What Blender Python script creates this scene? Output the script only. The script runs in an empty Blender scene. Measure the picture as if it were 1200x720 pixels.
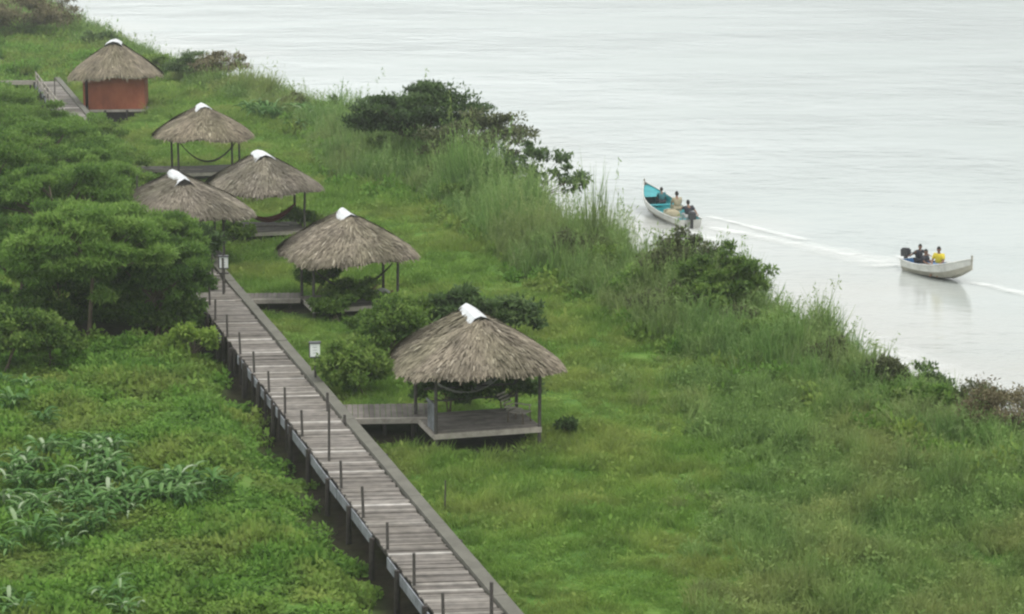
import bpy, math, random
import numpy as np
from mathutils import Vector, Matrix
R = math.radians
SC = bpy.context.scene
COL = SC.collection

# ------------------------------------------------------------------ camera
F = 2800.0; TH = R(11.31); H = 18.6
cd = bpy.data.cameras.new('camera'); cam = bpy.data.objects.new('camera', cd); COL.objects.link(cam)
cam.location = (0, 0, H); cam.rotation_euler = (R(90) - TH, 0, 0)
cd.sensor_width = 36; cd.lens = 36 * F / 1200; cd.clip_end = 12000; cd.clip_start = 0.5
SC.camera = cam

# ------------------------------------------------------------------ sky
SUN_EL, SUN_AZ = R(62), R(-60)
w = bpy.data.worlds.new('World'); SC.world = w; w.use_nodes = True
nt = w.node_tree; N = nt.nodes; L = nt.links
bg = N['Background']
sky = N.new('ShaderNodeTexSky'); sky.sky_type = 'NISHITA'; sky.sun_disc = False
sky.sun_elevation = SUN_EL; sky.sun_rotation = SUN_AZ; sky.air_density = 1.0; sky.dust_density = 4.0; sky.ozone_density = 1.0
hs = N.new('ShaderNodeHueSaturation'); hs.inputs['Saturation'].default_value = 0.22
L.new(sky.outputs[0], hs.inputs['Color'])
tc = N.new('ShaderNodeTexCoord'); mp = N.new('ShaderNodeMapping'); mp.inputs['Scale'].default_value = (1, 1, 3.5)
nz = N.new('ShaderNodeTexNoise'); nz.inputs['Scale'].default_value = 2.2; nz.inputs['Detail'].default_value = 4
L.new(tc.outputs['Generated'], mp.inputs[0]); L.new(mp.outputs[0], nz.inputs['Vector'])
rp = N.new('ShaderNodeValToRGB'); rp.color_ramp.elements[0].position = .3; rp.color_ramp.elements[1].position = .7
rp.color_ramp.elements[0].color = (5.2, 5.5, 5.6, 1); rp.color_ramp.elements[1].color = (8.2, 8.2, 8.0, 1)
L.new(nz.outputs['Fac'], rp.inputs[0])
mx = N.new('ShaderNodeMix'); mx.data_type = 'RGBA'; mx.inputs[0].default_value = 0.8
sx = N.new('ShaderNodeSeparateXYZ'); L.new(tc.outputs['Generated'], sx.inputs[0])
gr = N.new('ShaderNodeValToRGB'); e = gr.color_ramp.elements
for p_, v_ in ((0.0, .38), (.075, .52), (.10, 1.0), (.14, 1.35), (.24, 1.05), (.45, .92), (1.0, 1.0)):
    q_ = e.new(p_); q_.color = (v_ * .985, v_, v_, 1)
e.remove(e[-1]) if e[-1].color[0] > .999 and e[-1].position == 1.0 and len(e) > 7 else None
L.new(sx.outputs['Z'], gr.inputs[0])
ga = N.new('ShaderNodeMapRange'); ga.inputs['From Min'].default_value = -.25; ga.inputs['From Max'].default_value = .22; ga.inputs['To Min'].default_value = 1.25; ga.inputs['To Max'].default_value = .74
L.new(sx.outputs['X'], ga.inputs['Value'])
m1 = N.new('ShaderNodeMix'); m1.data_type = 'RGBA'; m1.blend_type = 'MULTIPLY'; m1.inputs[0].default_value = 1
L.new(rp.outputs[0], m1.inputs[6]); L.new(gr.outputs[0], m1.inputs[7])
m2 = N.new('ShaderNodeVectorMath'); m2.operation = 'SCALE'; L.new(m1.outputs[2], m2.inputs[0]); L.new(ga.outputs[0], m2.inputs['Scale'])
L.new(hs.outputs[0], mx.inputs[6]); L.new(m2.outputs[0], mx.inputs[7]); L.new(mx.outputs[2], bg.inputs['Color'])
bg.inputs['Strength'].default_value = 0.13
sl = bpy.data.lights.new('sun', 'SUN'); sl.energy = 1.3; sl.angle = R(14); sl.color = (1, .97, .92)
so = bpy.data.objects.new('sun', sl); COL.objects.link(so)
so.rotation_euler = (R(90) - SUN_EL, 0, R(55))
SC.view_settings.view_transform = 'Standard'; SC.view_settings.look = 'None'
SC.view_settings.gamma = 1; SC.view_settings.use_curve_mapping = False
SC.view_settings.exposure = 0.56
SC.cycles.max_bounces = 6; SC.cycles.transparent_max_bounces = 6
SC.cycles.pixel_filter_type = 'BLACKMAN_HARRIS'; SC.cycles.filter_width = 2.3

GZ, WZ = -0.5, -2.0          # ground and river level; the decks are at z = 0

def un(px, py, z=0.0):
    u = (px - 600) / F; v = (py - 360) / F
    d = (u, math.cos(TH) - v * math.sin(TH), -math.sin(TH) - v * math.cos(TH))
    t = (z - H) / d[2]
    return Vector((d[0] * t, d[1] * t, z))
def project(x, y, z):
    z = z - H; dep = y * math.cos(TH) - z * math.sin(TH); up = y * math.sin(TH) + z * math.cos(TH)
    return 600 + F * x / dep, 360 - F * up / dep

# ------------------------------------------------------------------ materials
def mat(name, rough=.8, spec=.3):
    m = bpy.data.materials.new(name); m.use_nodes = True
    b = m.node_tree.nodes['Principled BSDF']; b.inputs['Roughness'].default_value = rough
    b.inputs['Specular IOR Level'].default_value = spec
    return m, m.node_tree.nodes, m.node_tree.links, b
def ramp(N, stops):
    r = N.new('ShaderNodeValToRGB'); e = r.color_ramp.elements
    while len(e) < len(stops): e.new(.5)
    for i, (p, c) in enumerate(stops): e[i].position = p; e[i].color = (*c, 1)
    return r
def noise(N, L, scale, detail=3, vec='Position', stretch=None, rough=.55):
    n = N.new('ShaderNodeTexNoise'); n.inputs['Scale'].default_value = scale; n.inputs['Detail'].default_value = detail
    n.inputs['Roughness'].default_value = rough
    if vec == 'Position': s = N.new('ShaderNodeNewGeometry').outputs['Position']
    else: s = N.new('ShaderNodeTexCoord').outputs['Object']
    if stretch:
        mp = N.new('ShaderNodeMapping'); mp.inputs['Scale'].default_value = stretch
        L.new(s, mp.inputs[0]); s = mp.outputs[0]
    L.new(s, n.inputs['Vector']); return n.outputs['Fac']
def mix(N, L, f, a, b, blend='MIX'):
    m = N.new('ShaderNodeMix'); m.data_type = 'RGBA'; m.blend_type = blend
    for i, v in ((0, f), (6, a), (7, b)):
        if hasattr(v, 'is_linked'): L.new(v, m.inputs[i])
        elif i == 0: m.inputs[0].default_value = v
        else: m.inputs[i].default_value = (*v, 1)
    return m.outputs[2]
def math_(N, L, op, a, b=0.0):
    m = N.new('ShaderNodeMath'); m.operation = op
    for i, v in ((0, a), (1, b)):
        if hasattr(v, 'is_linked'): L.new(v, m.inputs[i])
        else: m.inputs[i].default_value = v
    return m.outputs[0]
def attr(N, name='tone'):
    a = N.new('ShaderNodeAttribute'); a.attribute_name = name; return a.outputs['Fac']

def plain(name, c, var=.25, rough=.75, scale=6, spec=.3, vec='Position', stretch=None):
    m, N, L, b = mat(name, rough, spec)
    n = noise(N, L, scale, 4, vec, stretch)
    n2 = noise(N, L, scale * 5, 3, vec, stretch)
    f = math_(N, L, 'ADD', math_(N, L, 'MULTIPLY', n, .65), math_(N, L, 'MULTIPLY', n2, .35))
    lo = tuple(x * (1 - var) for x in c); hi = tuple(min(1, x * (1 + var)) for x in c)
    r = ramp(N, [(.32, lo), (.68, hi)]); L.new(f, r.inputs[0]); L.new(r.outputs[0], b.inputs['Base Color'])
    return m

def foliage(name, stops, patch=None, patch_scale=.25, transl=.35, rough=.62, patch_amt=.6):
    """leaf material: tone attribute picks from a ramp, world-space patches shift it"""
    m, N, L, b = mat(name, rough, .25)
    t = attr(N); oi = N.new('ShaderNodeObjectInfo').outputs['Random']
    f = math_(N, L, 'ADD', math_(N, L, 'MULTIPLY', t, .75), math_(N, L, 'MULTIPLY', oi, .25))
    r = ramp(N, stops); L.new(f, r.inputs[0]); c = r.outputs[0]
    if patch:
        n = noise(N, L, patch_scale, 4, rough=.6)
        rr = ramp(N, [(.45, (0, 0, 0)), (.62, (patch_amt,) * 3)]); L.new(n, rr.inputs[0])
        c = mix(N, L, rr.outputs[0], c, patch)
        n2 = noise(N, L, patch_scale * 3.7, 3)
        r2 = ramp(N, [(.3, (.72, .75, .75)), (.7, (1.18, 1.15, 1.1))]); L.new(n2, r2.inputs[0])
        c = mix(N, L, 1.0, c, r2.outputs[0], 'MULTIPLY')
    L.new(c, b.inputs['Base Color'])
    tr = N.new('ShaderNodeBsdfTranslucent'); L.new(c, tr.inputs['Color'])
    ms = N.new('ShaderNodeMixShader'); ms.inputs[0].default_value = transl
    L.new(b.outputs[0], ms.inputs[1]); L.new(tr.outputs[0], ms.inputs[2])
    L.new(ms.outputs[0], N['Material Output'].inputs['Surface']); b.inputs['Specular IOR Level'].default_value = .15
    return m

M = {}
M['lawn'] = foliage('short_grass', [(0, (.085, .165, .028)), (.5, (.185, .325, .06)), (1, (.33, .46, .12))], (.34, .385, .11), .19, .5, patch_amt=.65)
M['weed'] = foliage('leafy_weeds', [(0, (.038, .10, .016)), (.5, (.14, .285, .045)), (1, (.29, .46, .10))], (.30, .33, .09), .25, .45, patch_amt=.55)
M['reed'] = foliage('reed_leaves', [(0, (.075, .15, .038)), (.5, (.19, .33, .09)), (.85, (.30, .42, .15)), (1, (.44, .46, .27))], (.30, .285, .13), .15, .5, patch_amt=.38)
M['rough'] = foliage('rough_herbs', [(0, (.07, .14, .034)), (.5, (.19, .31, .082)), (1, (.34, .46, .17))], (.34, .34, .13), .2, .5, patch_amt=.5)
M['acacia'] = foliage('fine_leaves', [(0, (.035, .08, .016)), (.5, (.11, .21, .038)), (1, (.24, .36, .085))], None, transl=.5)
M['acacia2'] = foliage('pale_fine_leaves', [(0, (.055, .12, .024)), (.5, (.165, .29, .055)), (1, (.30, .43, .11))], None, transl=.5)
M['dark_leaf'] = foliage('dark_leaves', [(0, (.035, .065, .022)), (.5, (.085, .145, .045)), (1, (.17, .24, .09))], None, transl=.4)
M['bush'] = foliage('bush_leaves', [(0, (.045, .095, .02)), (.5, (.145, .24, .046)), (1, (.29, .39, .10))], None, transl=.5)
M['lime'] = foliage('lime_leaves', [(0, (.10, .17, .03)), (.5, (.24, .36, .06)), (1, (.38, .48, .11))], None, transl=.5)
M['pale'] = foliage('pale_broad_leaves', [(0, (.04, .10, .025)), (.5, (.10, .22, .055)), (.8, (.19, .32, .11)), (1, (.40, .48, .32))], None, transl=.3, rough=.5)
M['brown'] = foliage('brown_twiggy_leaves', [(0, (.09, .075, .04)), (.5, (.18, .155, .085)), (1, (.27, .25, .14))], None, transl=.25)
M['brush'] = foliage('olive_leaves', [(0, (.055, .065, .03)), (.5, (.10, .115, .05)), (1, (.16, .18, .08))], None, transl=.3)
M['bark'] = plain('bark', (.12, .095, .07), .35, .9, 4)
M['post'] = plain('dark_post_wood', (.075, .068, .062), .35, .85, 8)
M['pile'] = plain('wet_pile_wood', (.045, .038, .034), .4, .8, 8)
M['beam'] = plain('grey_beam', (.135, .130, .108), .22, .9, 1.6)
M['fascia'] = plain('blue_grey_board', (.19, .20, .215), .5, .8, 1.8)
M['pale_wood'] = plain('pale_wood', (.34, .31, .27), .3, .85, 3)
M['red'] = None
M['cap'] = plain('white_sheet', (.60, .61, .62), .2, .5, 2.2, .4)
M['lamp_white'] = plain('white_panel', (.82, .84, .82), .04, .4, 5, .5)
M['dark_metal'] = plain('dark_metal', (.04, .04, .045), .2, .5, 6, .5)
M['hull'] = plain('white_hull_paint', (.58, .58, .54), .26, .35, 1.5, .5)
M['hull_low'] = plain('stained_hull', (.36, .34, .28), .3, .5, 2, .5)
M['teal'] = plain('teal_paint', (.03, .30, .33), .25, .45, 3, .5)
M['blue'] = plain('blue_paint', (.05, .16, .34), .3, .5, 3, .5)
M['grey_in'] = plain('grey_deck_paint', (.28, .29, .30), .3, .6, 3)
M['skin'] = plain('brown_skin', (.24, .13, .085), .12, .55, 10, .4)
M['hair'] = plain('black_hair', (.015, .013, .012), .3, .5, 20)
M['cloth_dark'] = plain('dark_cloth', (.045, .045, .055), .25, .9, 10)
M['cloth_beige'] = plain('beige_cloth', (.36, .32, .22), .15, .9, 8)
M['cloth_blue'] = plain('blue_cloth', (.16, .26, .44), .15, .9, 8)
M['cloth_yellow'] = plain('yellow_cloth', (.72, .58, .05), .1, .8, 8)
M['cloth_pale'] = plain('pale_grey_cloth', (.46, .46, .45), .12, .9, 8)
M['cloth_teal'] = plain('dark_teal_cloth', (.05, .17, .19), .2, .9, 8)
M['orange'] = plain('orange_cloth', (.75, .22, .04), .1, .8, 8)
M['maroon'] = plain('maroon_cloth', (.13, .028, .022), .25, .9, 4)
M['rope'] = plain('hammock_cord', (.06, .055, .045), .3, .9, 8)
M['rope_pale'] = plain('pale_hammock_cord', (.33, .34, .30), .2, .9, 8)
M['eye'] = plain('eye', (.02, .02, .02), .1, .3, 8)

def mk_planks():
    m, N, L, b = mat('weathered_planks', .85, .25)
    t = attr(N)
    r = ramp(N, [(0, (.10, .090, .080)), (.5, (.205, .188, .168)), (.84, (.31, .292, .262)), (1, (.50, .48, .45))]); L.new(t, r.inputs[0])
    n = noise(N, L, 3.0, 5); r2 = ramp(N, [(.25, (.62, .62, .62)), (.7, (1.22, 1.2, 1.18))]); L.new(n, r2.inputs[0])
    n3 = noise(N, L, .5, 3); r3 = ramp(N, [(.3, (.80, .79, .77)), (.7, (1.08, 1.08, 1.1))]); L.new(n3, r3.inputs[0])
    c = mix(N, L, 1.0, r.outputs[0], r2.outputs[0], 'MULTIPLY'); c = mix(N, L, 1.0, c, r3.outputs[0], 'MULTIPLY')
    L.new(c, b.inputs['Base Color']); return m
M['planks'] = mk_planks()
def mk_thatch():
    m, N, L, b = mat('palm_thatch', .95, .1)
    t = attr(N)
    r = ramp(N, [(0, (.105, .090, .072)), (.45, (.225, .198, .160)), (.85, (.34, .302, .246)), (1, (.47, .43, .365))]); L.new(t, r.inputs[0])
    n = noise(N, L, 1.1, 4); r2 = ramp(N, [(.28, (.74, .73, .72)), (.7, (1.2, 1.17, 1.12))]); L.new(n, r2.inputs[0])
    c = mix(N, L, 1.0, r.outputs[0], r2.outputs[0], 'MULTIPLY')
    oi = N.new('ShaderNodeObjectInfo').outputs['Random']; r3 = ramp(N, [(0, (.86, .87, .90)), (.5, (1.0, .99, .97)), (1, (1.14, 1.10, 1.03))]); L.new(oi, r3.inputs[0])
    n4 = noise(N, L, .45, 3); r4 = ramp(N, [(.40, (1, 1, 1)), (.62, (.80, .83, .76))]); L.new(n4, r4.inputs[0])
    c = mix(N, L, 1.0, c, r3.outputs[0], 'MULTIPLY'); c = mix(N, L, 1.0, c, r4.outputs[0], 'MULTIPLY')
    L.new(c, b.inputs['Base Color']); return m
M['thatch'] = mk_thatch()
def mk_red():
    m, N, L, b = mat('red_brown_boards', .8, .25)
    n = noise(N, L, 1.2, 5, 'Object', (1, 1, .5)); n2 = noise(N, L, 6, 3, 'Object', (8, 8, .4))
    f = math_(N, L, 'ADD', math_(N, L, 'MULTIPLY', n, .6), math_(N, L, 'MULTIPLY', n2, .4))
    r = ramp(N, [(.3, (.16, .050, .028)), (.5, (.30, .088, .045)), (.7, (.40, .135, .075))]); L.new(f, r.inputs[0])
    L.new(r.outputs[0], b.inputs['Base Color']); return m
M['red'] = mk_red()
def mk_ground():
    m, N, L, b = mat('ground_soil', .95, .1)
    mud_shade = attr(N, 'mud_shade')
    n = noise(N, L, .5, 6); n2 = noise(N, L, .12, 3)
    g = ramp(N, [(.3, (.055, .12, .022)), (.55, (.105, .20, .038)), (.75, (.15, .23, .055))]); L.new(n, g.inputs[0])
    s = ramp(N, [(.3, (.014, .011, .008)), (.7, (.036, .027, .019))]); L.new(noise(N, L, 2.0, 5), s.inputs[0])  # mud, near black so that its colour also carries shade
    L.new(mix(N, L, mud_shade, g.outputs[0], s.outputs[0]), b.inputs['Base Color'])
    bp = N.new('ShaderNodeBump'); bp.inputs['Strength'].default_value = .6; bp.inputs['Distance'].default_value = .15
    L.new(noise(N, L, 3.0, 5), bp.inputs['Height']); L.new(bp.outputs[0], b.inputs['Normal'])
    return m
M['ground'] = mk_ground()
def mk_water():
    m, N, L, b = mat('river_water', .1, .5)
    b.inputs['IOR'].default_value = 1.33
    g = N.new('ShaderNodeNewGeometry'); sp = N.new('ShaderNodeSeparateXYZ'); L.new(g.outputs['Position'], sp.inputs[0])
    # silt: browner close to this bank, greener mid stream
    d = math_(N, L, 'ADD', math_(N, L, 'MULTIPLY', sp.outputs['X'], .93), math_(N, L, 'MULTIPLY', sp.outputs['Y'], .37))
    n = noise(N, L, .035, 5, stretch=(.7, 1, 1), rough=.6)
    d = math_(N, L, 'ADD', math_(N, L, 'MULTIPLY', d, .0125), math_(N, L, 'MULTIPLY', n, .5))
    c = ramp(N, [(.62, (.36, .335, .285)), (.84, (.42, .42, .39)), (1.0, (.36, .40, .385))]); L.new(d, c.inputs[0])
    L.new(c.outputs[0], b.inputs['Base Color'])
    a = noise(N, L, .8, 5, stretch=(.8, 1, 1), rough=.6); a2 = noise(N, L, .22, 4, stretch=(.45, 1, 1)); a3 = noise(N, L, .06, 3)
    amp = ramp(N, [(.35, (.4,) * 3), (.65, (1.3,) * 3)]); L.new(a3, amp.inputs[0])
    h = math_(N, L, 'MULTIPLY', math_(N, L, 'ADD', a, math_(N, L, 'MULTIPLY', a2, 1.6)), amp.outputs[0])
    bp = N.new('ShaderNodeBump'); bp.inputs['Strength'].default_value = 1.0; bp.inputs['Distance'].default_value = .075
    L.new(h, bp.inputs['Height']); L.new(bp.outputs[0], b.inputs['Normal'])
    rr = ramp(N, [(.35, (.05,) * 3), (.65, (.22,) * 3)]); L.new(noise(N, L, .03, 4, stretch=(.5, 1.2, 1)), rr.inputs[0])
    L.new(rr.outputs[0], b.inputs['Roughness'])
    return m
M['water'] = mk_water()
def mk_foam(name, thr=.5):
    m, N, L, b = mat(name, .6, .4)
    b.inputs['Base Color'].default_value = (.86, .87, .85, 1)
    n = noise(N, L, .9, 7, stretch=(.55, 1.2, 1), rough=.78); e = attr(N, 'edge')
    a = math_(N, L, 'MULTIPLY', math_(N, L, 'SUBTRACT', math_(N, L, 'ADD', n, math_(N, L, 'MULTIPLY', e, .6)), thr), 1.3)
    cl = N.new('ShaderNodeClamp'); L.new(a, cl.inputs[0]); L.new(cl.outputs[0], b.inputs['Alpha'])
    return m
M['foam'] = mk_foam('wake_foam', .76); M['foam2'] = mk_foam('shore_foam', .78)

# ------------------------------------------------------------------ mesh helpers
class MB:
    def __init__(s): s.v = []; s.f = []; s.t = []; s.m = []
    def add(s, vs, fs, tone=.5, mi=0):
        o = len(s.v); s.v += [tuple(v) for v in vs]; s.f += [tuple(i + o for i in f) for f in fs]
        s.t += [tone] * len(fs) if not isinstance(tone, (list, tuple)) else list(tone); s.m += [mi] * len(fs)
    def box(s, c, size, ax=None, tone=.5, mi=0, bev=0.0):
        ax = ax or ((1, 0, 0), (0, 1, 0), (0, 0, 1)); c = Vector(c)
        X, Y, Z = (Vector(a) * (q / 2) for a, q in zip(ax, size))
        P = [c + X * i + Y * j + Z * k for k in (-1, 1) for j in (-1, 1) for i in (-1, 1)]
        s.add(P, [(0, 2, 3, 1), (4, 5, 7, 6), (0, 1, 5, 4), (2, 6, 7, 3), (0, 4, 6, 2), (1, 3, 7, 5)], tone, mi)
    def tube(s, pts, rad, n=7, tone=.5, mi=0, cap=True):
        pts = [Vector(p) for p in pts]
        if not hasattr(rad, '__len__'): rad = [rad] * len(pts)
        vs = []; fs = []
        for i, p in enumerate(pts):
            d = (pts[min(i + 1, len(pts) - 1)] - pts[max(i - 1, 0)]).normalized()
            u = d.cross(Vector((.13, .2, 1)) if abs(d.z) < .9 else Vector((1, .1, 0))).normalized(); v_ = d.cross(u)
            for k in range(n):
                a = 2 * math.pi * k / n; vs.append(p + (u * math.cos(a) + v_ * math.sin(a)) * rad[i])
        for i in range(len(pts) - 1):
            for k in range(n): fs.append((i * n + k, i * n + (k + 1) % n, (i + 1) * n + (k + 1) % n, (i + 1) * n + k))
        if cap: fs += [tuple(range(n))[::-1], tuple(range((len(pts) - 1) * n, len(pts) * n))]
        s.add(vs, fs, tone, mi)
    def build(s, name, m, parent=None, smooth=False):
        me = bpy.data.meshes.new(name); me.from_pydata(s.v, [], s.f)
        for q in (m if isinstance(m, list) else [m]): me.materials.append(q)
        me.polygons.foreach_set('material_index', s.m)
        a = me.attributes.new('tone', 'FLOAT', 'FACE'); a.data.foreach_set('value', s.t)
        if smooth: me.polygons.foreach_set('use_smooth', [True] * len(s.f))
        me.update(); return link(name, me, parent)
def link(name, me, parent=None):
    o = bpy.data.objects.new(name, me); COL.objects.link(o)
    if parent: o.parent = parent
    return o
def np_mesh(name, verts, quads, tone, m):
    """verts (n,3), quads (k,4) -> mesh"""
    me = bpy.data.meshes.new(name); k = len(quads)
    me.vertices.add(len(verts)); me.vertices.foreach_set('co', np.asarray(verts, np.float32).ravel())
    me.loops.add(k * 4); me.loops.foreach_set('vertex_index', np.asarray(quads, np.int32).ravel())
    me.polygons.add(k); me.polygons.foreach_set('loop_start', np.arange(0, k * 4, 4, dtype=np.int32))
    me.update(calc_edges=True)
    a = me.attributes.new('tone', 'FLOAT', 'FACE'); a.data.foreach_set('value', np.clip(tone, 0, 1).astype(np.float32))
    me.materials.append(m); return me
def tag(o, label=None, cat=None, group=None, kind=None):
    if label: o['label'] = label
    if cat: o['category'] = cat
    if group: o['group'] = group
    if kind: o['kind'] = kind
    return o
def empty(name, loc, rz=0.0, label=None, cat=None, group=None):
    o = bpy.data.objects.new(name, None); COL.objects.link(o); o.location = loc; o.rotation_euler = (0, 0, rz)
    o.empty_display_size = .3
    return tag(o, label, cat, group)
def copy_tree(o, parent=None):
    c = o.copy(); COL.objects.link(c)
    if parent: c.parent = parent
    for ch in list(o.children): copy_tree(ch, c)
    return c

def leaf_quads(rng, pos, L_, W_, up=.5, droop=0.0, dirs=None):
    """a leaf (rhombus folded flat quad) at every pos"""
    n = len(pos)
    d = rng.normal(size=(n, 3)) if dirs is None else dirs + rng.normal(size=(n, 3)) * .35
    d[:, 2] -= droop; d /= np.linalg.norm(d, axis=1)[:, None] + 1e-9
    nn = rng.normal(size=(n, 3)); nn[:, 2] += up * 3
    s = np.cross(d, nn); s /= np.linalg.norm(s, axis=1)[:, None] + 1e-9
    l = (L_ * rng.uniform(.7, 1.3, n))[:, None]; w_ = (W_ * rng.uniform(.7, 1.3, n))[:, None]
    V = np.stack([pos, pos + d * l * .45 + s * w_ * .5, pos + d * l, pos + d * l * .45 - s * w_ * .5], 1).reshape(-1, 3)
    return V, np.arange(4 * n).reshape(n, 4)

# ------------------------------------------------------------------ layout of land
VP = R(15.3)
WD = Vector((-math.sin(VP), math.cos(VP), 0)); WX = Vector((math.cos(VP), math.sin(VP), 0))
PXD = Vector((math.cos(R(6)), math.sin(R(6)), 0))          # the way planks and side piers run
W0 = un(505, 715)                                         # on the left edge of the boardwalk
WW = 2.0
def wq(x, y):   # along, across (0..WW on the deck)
    dx, dy = x - W0.x, y - W0.y
    return dx * WD.x + dy * WD.y, dx * WX.x + dy * WX.y
shore_px = [(-20, -30), (60, 8), (95, 30), (150, 54), (215, 80), (270, 100), (330, 116), (400, 138), (480, 165), (570, 208), (640, 262), (700, 298), (760, 326), (850, 352),
            (940, 388), (1000, 412), (1060, 438), (1110, 462), (1200, 503), (1320, 575)]
SH = [un(a, b, GZ) for a, b in shore_px]
SH = [Vector((-560, 900, 0)), Vector((-150, 420, 0))] + SH[1:] + [Vector((30, 40, 0)), Vector((90, -60, 0))]
SHx = np.array([p.x for p in SH]); SHy = np.array([p.y for p in SH])
def shore_sd(X, Y):
    """signed distance to the shoreline, positive on land (left of it)"""
    X = np.asarray(X, float); Y = np.asarray(Y, float); best = np.full(X.shape, 1e9); sg = np.ones(X.shape)
    for i in range(len(SHx) - 1):
        ax, ay, bx, by = SHx[i], SHy[i], SHx[i + 1], SHy[i + 1]
        dx, dy = bx - ax, by - ay; t = np.clip(((X - ax) * dx + (Y - ay) * dy) / (dx * dx + dy * dy), 0, 1)
        ex, ey = X - ax - t * dx, Y - ay - t * dy; d = np.hypot(ex, ey); cr = dx * ey - dy * ex
        m_ = d < best - 1e-9; best = np.where(m_, d, best); sg = np.where(m_, np.where(cr < 0, 1, -1), sg)
    return best * sg
rngT = np.random.default_rng(5)
_ph = rngT.uniform(0, 6.28, (14, 2)); _k = rngT.normal(size=(14, 2)) * np.array([[.35]] * 5 + [[.9]] * 9)
def bumps(X, Y):
    z = np.zeros(np.shape(X))
    for i in range(14): z = z + np.sin(_k[i, 0] * X + _k[i, 1] * Y + _ph[i, 0]) * (.055 if i < 5 else .028)
    return z
def ground_z(X, Y):
    X = np.asarray(X, float); Y = np.asarray(Y, float)
    sd = shore_sd(X, Y) + .5 * np.sin(X * .9) * np.sin(Y * .7)
    a, q = wq(X, Y)
    z = GZ + bumps(X, Y) + .25 * np.exp(-((sd - 4) / 3) ** 2)
    tr = np.exp(-((q + .2) / 1.5) ** 4) * ((a > -12) & (a < 140))
    z = z - .75 * tr
    z = z - 1.0 * np.exp(-(((X + 29.2) / 3.6) ** 2 + ((Y - 158.5) / 10.) ** 2) ** 2)
    k = np.clip((1.2 - sd) / 3.0, 0, 1)
    return z * (1 - k) + k * (-4.5)
gx = np.unique(np.concatenate([np.linspace(-4000, -160, 14), np.arange(-160, 62, 1.0), np.linspace(64, 1200, 8)]))
gy = np.unique(np.concatenate([np.linspace(-300, 36, 8), np.arange(38, 300, 1.0), np.linspace(302, 6000, 24)]))
XX, YY = np.meshgrid(gx, gy)
ZZ = ground_z(XX, YY)
nx, ny = len(gx), len(gy)
idx = np.arange(nx * ny).reshape(ny, nx)
quads = np.stack([idx[:-1, :-1], idx[:-1, 1:], idx[1:, 1:], idx[1:, :-1]], -1).reshape(-1, 4)
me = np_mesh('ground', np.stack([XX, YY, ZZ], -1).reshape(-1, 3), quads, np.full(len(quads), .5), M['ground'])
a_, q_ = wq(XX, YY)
mud_shade = np.exp(-((q_ - .2) / 1.5) ** 4)  # trench mud, with the shade under the boardwalk in its colour
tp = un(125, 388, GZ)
mud_shade = np.maximum(mud_shade, np.exp(-(((XX - tp.x) / 4.2) ** 4 + ((YY - tp.y) / 2.4) ** 4)) * 1.0)
mud_shade = np.maximum(mud_shade, np.exp(-(((XX + 29.3) / 2.5) ** 6 + ((YY - 162.5) / 5.5) ** 6)))  # shade below the red walled hut painted onto the ground
mud_shade = np.maximum(mud_shade, (shore_sd(XX, YY) < 1.0) * 1.0)
for (a_x, a_y, a_w, a_d) in ((563, 487, 2.3, 2.2), (409, 349, 2.0, 2.0), (213, 292, 2.2, 2.2), (313, 263, 2.0, 2.0), (240, 196, 2.0, 2.0), (140, 122, 3.4, 4.2), (448, 487, 2.0, 1.6), (315, 350, 1.6, 1.2)):  # shade under huts and piers painted into the ground colour
    q = un(a_x, a_y, 0); mud_shade = np.maximum(mud_shade, np.exp(-(((XX - q.x) / a_w) ** 6 + ((YY - q.y + .35) / a_d) ** 6)))
at = me.attributes.new('mud_shade', 'FLOAT', 'POINT'); at.data.foreach_set('value', np.clip(mud_shade, 0, 1).astype(np.float32).ravel())
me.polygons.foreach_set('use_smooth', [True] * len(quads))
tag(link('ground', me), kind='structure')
mb = MB(); mb.add([(-6000, -400, WZ), (9000, -400, WZ), (9000, 11000, WZ), (-6000, 11000, WZ)], [(0, 1, 2, 3)])
tag(mb.build('river_water', M['water']), kind='structure')

def ground_at(x, y): return float(ground_z(np.array([x]), np.array([y]))[0])

# ------------------------------------------------------------------ boardwalk
rnd = random.Random(3)
def obox(mb, p0, along, across, la, lc, z0, z1, tone=.5, mi=0):
    """box from corner p0 running la along and lc across"""
    P = [p0 + along * i * la + across * j * lc + Vector((0, 0, z)) for z in (z0, z1) for j in (0, 1) for i in (0, 1)]
    mb.add(P, [(0, 2, 3, 1), (4, 5, 7, 6), (0, 1, 5, 4), (2, 6, 7, 3), (0, 4, 6, 2), (1, 3, 7, 5)], tone, mi)
w_end = (un(38, 96) - W0).dot(WD)
walk = empty('boardwalk', W0 + WD * 0, 0, 'long grey weathered plank boardwalk running diagonally past the thatched huts', 'boardwalk')
def local(p): return p - walk.location
mb = MB(); t = -12.0
PX2 = PXD / PXD.dot(WX)             # a full step across for one metre of width
while t < w_end:
    wd = rnd.uniform(.16, .23)
    lift = rnd.uniform(-.012, .012)
    drift = .6 * globals().get('drift', .4) + .4 * rnd.uniform(.0, .8); tn = min(1, max(0, rnd.gauss(drift, .13)))
    if rnd.random() < .10: tn = rnd.uniform(.85, 1)
    e0, e1 = rnd.uniform(-.03, .04), rnd.uniform(-.06, .02)
    obox(mb, WD * t + PX2 * e0, WD, PX2, wd - .022, WW - .36 + e1 - e0, -.05 + lift, lift, tn)
    t += wd
mb.build('plank_deck', M['planks'], walk)
mb = MB(); t = -12.0
while t < w_end:
    ln = 3.1
    obox(mb, WD * t + WX * (WW - .33) + Vector((0, 0, rnd.uniform(-.01, .01))), WD, WX, ln - .015, .36, -.10, .09, .5); t += ln
mb.build('side_beam', M['beam'], walk)
t = -12.0
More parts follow.
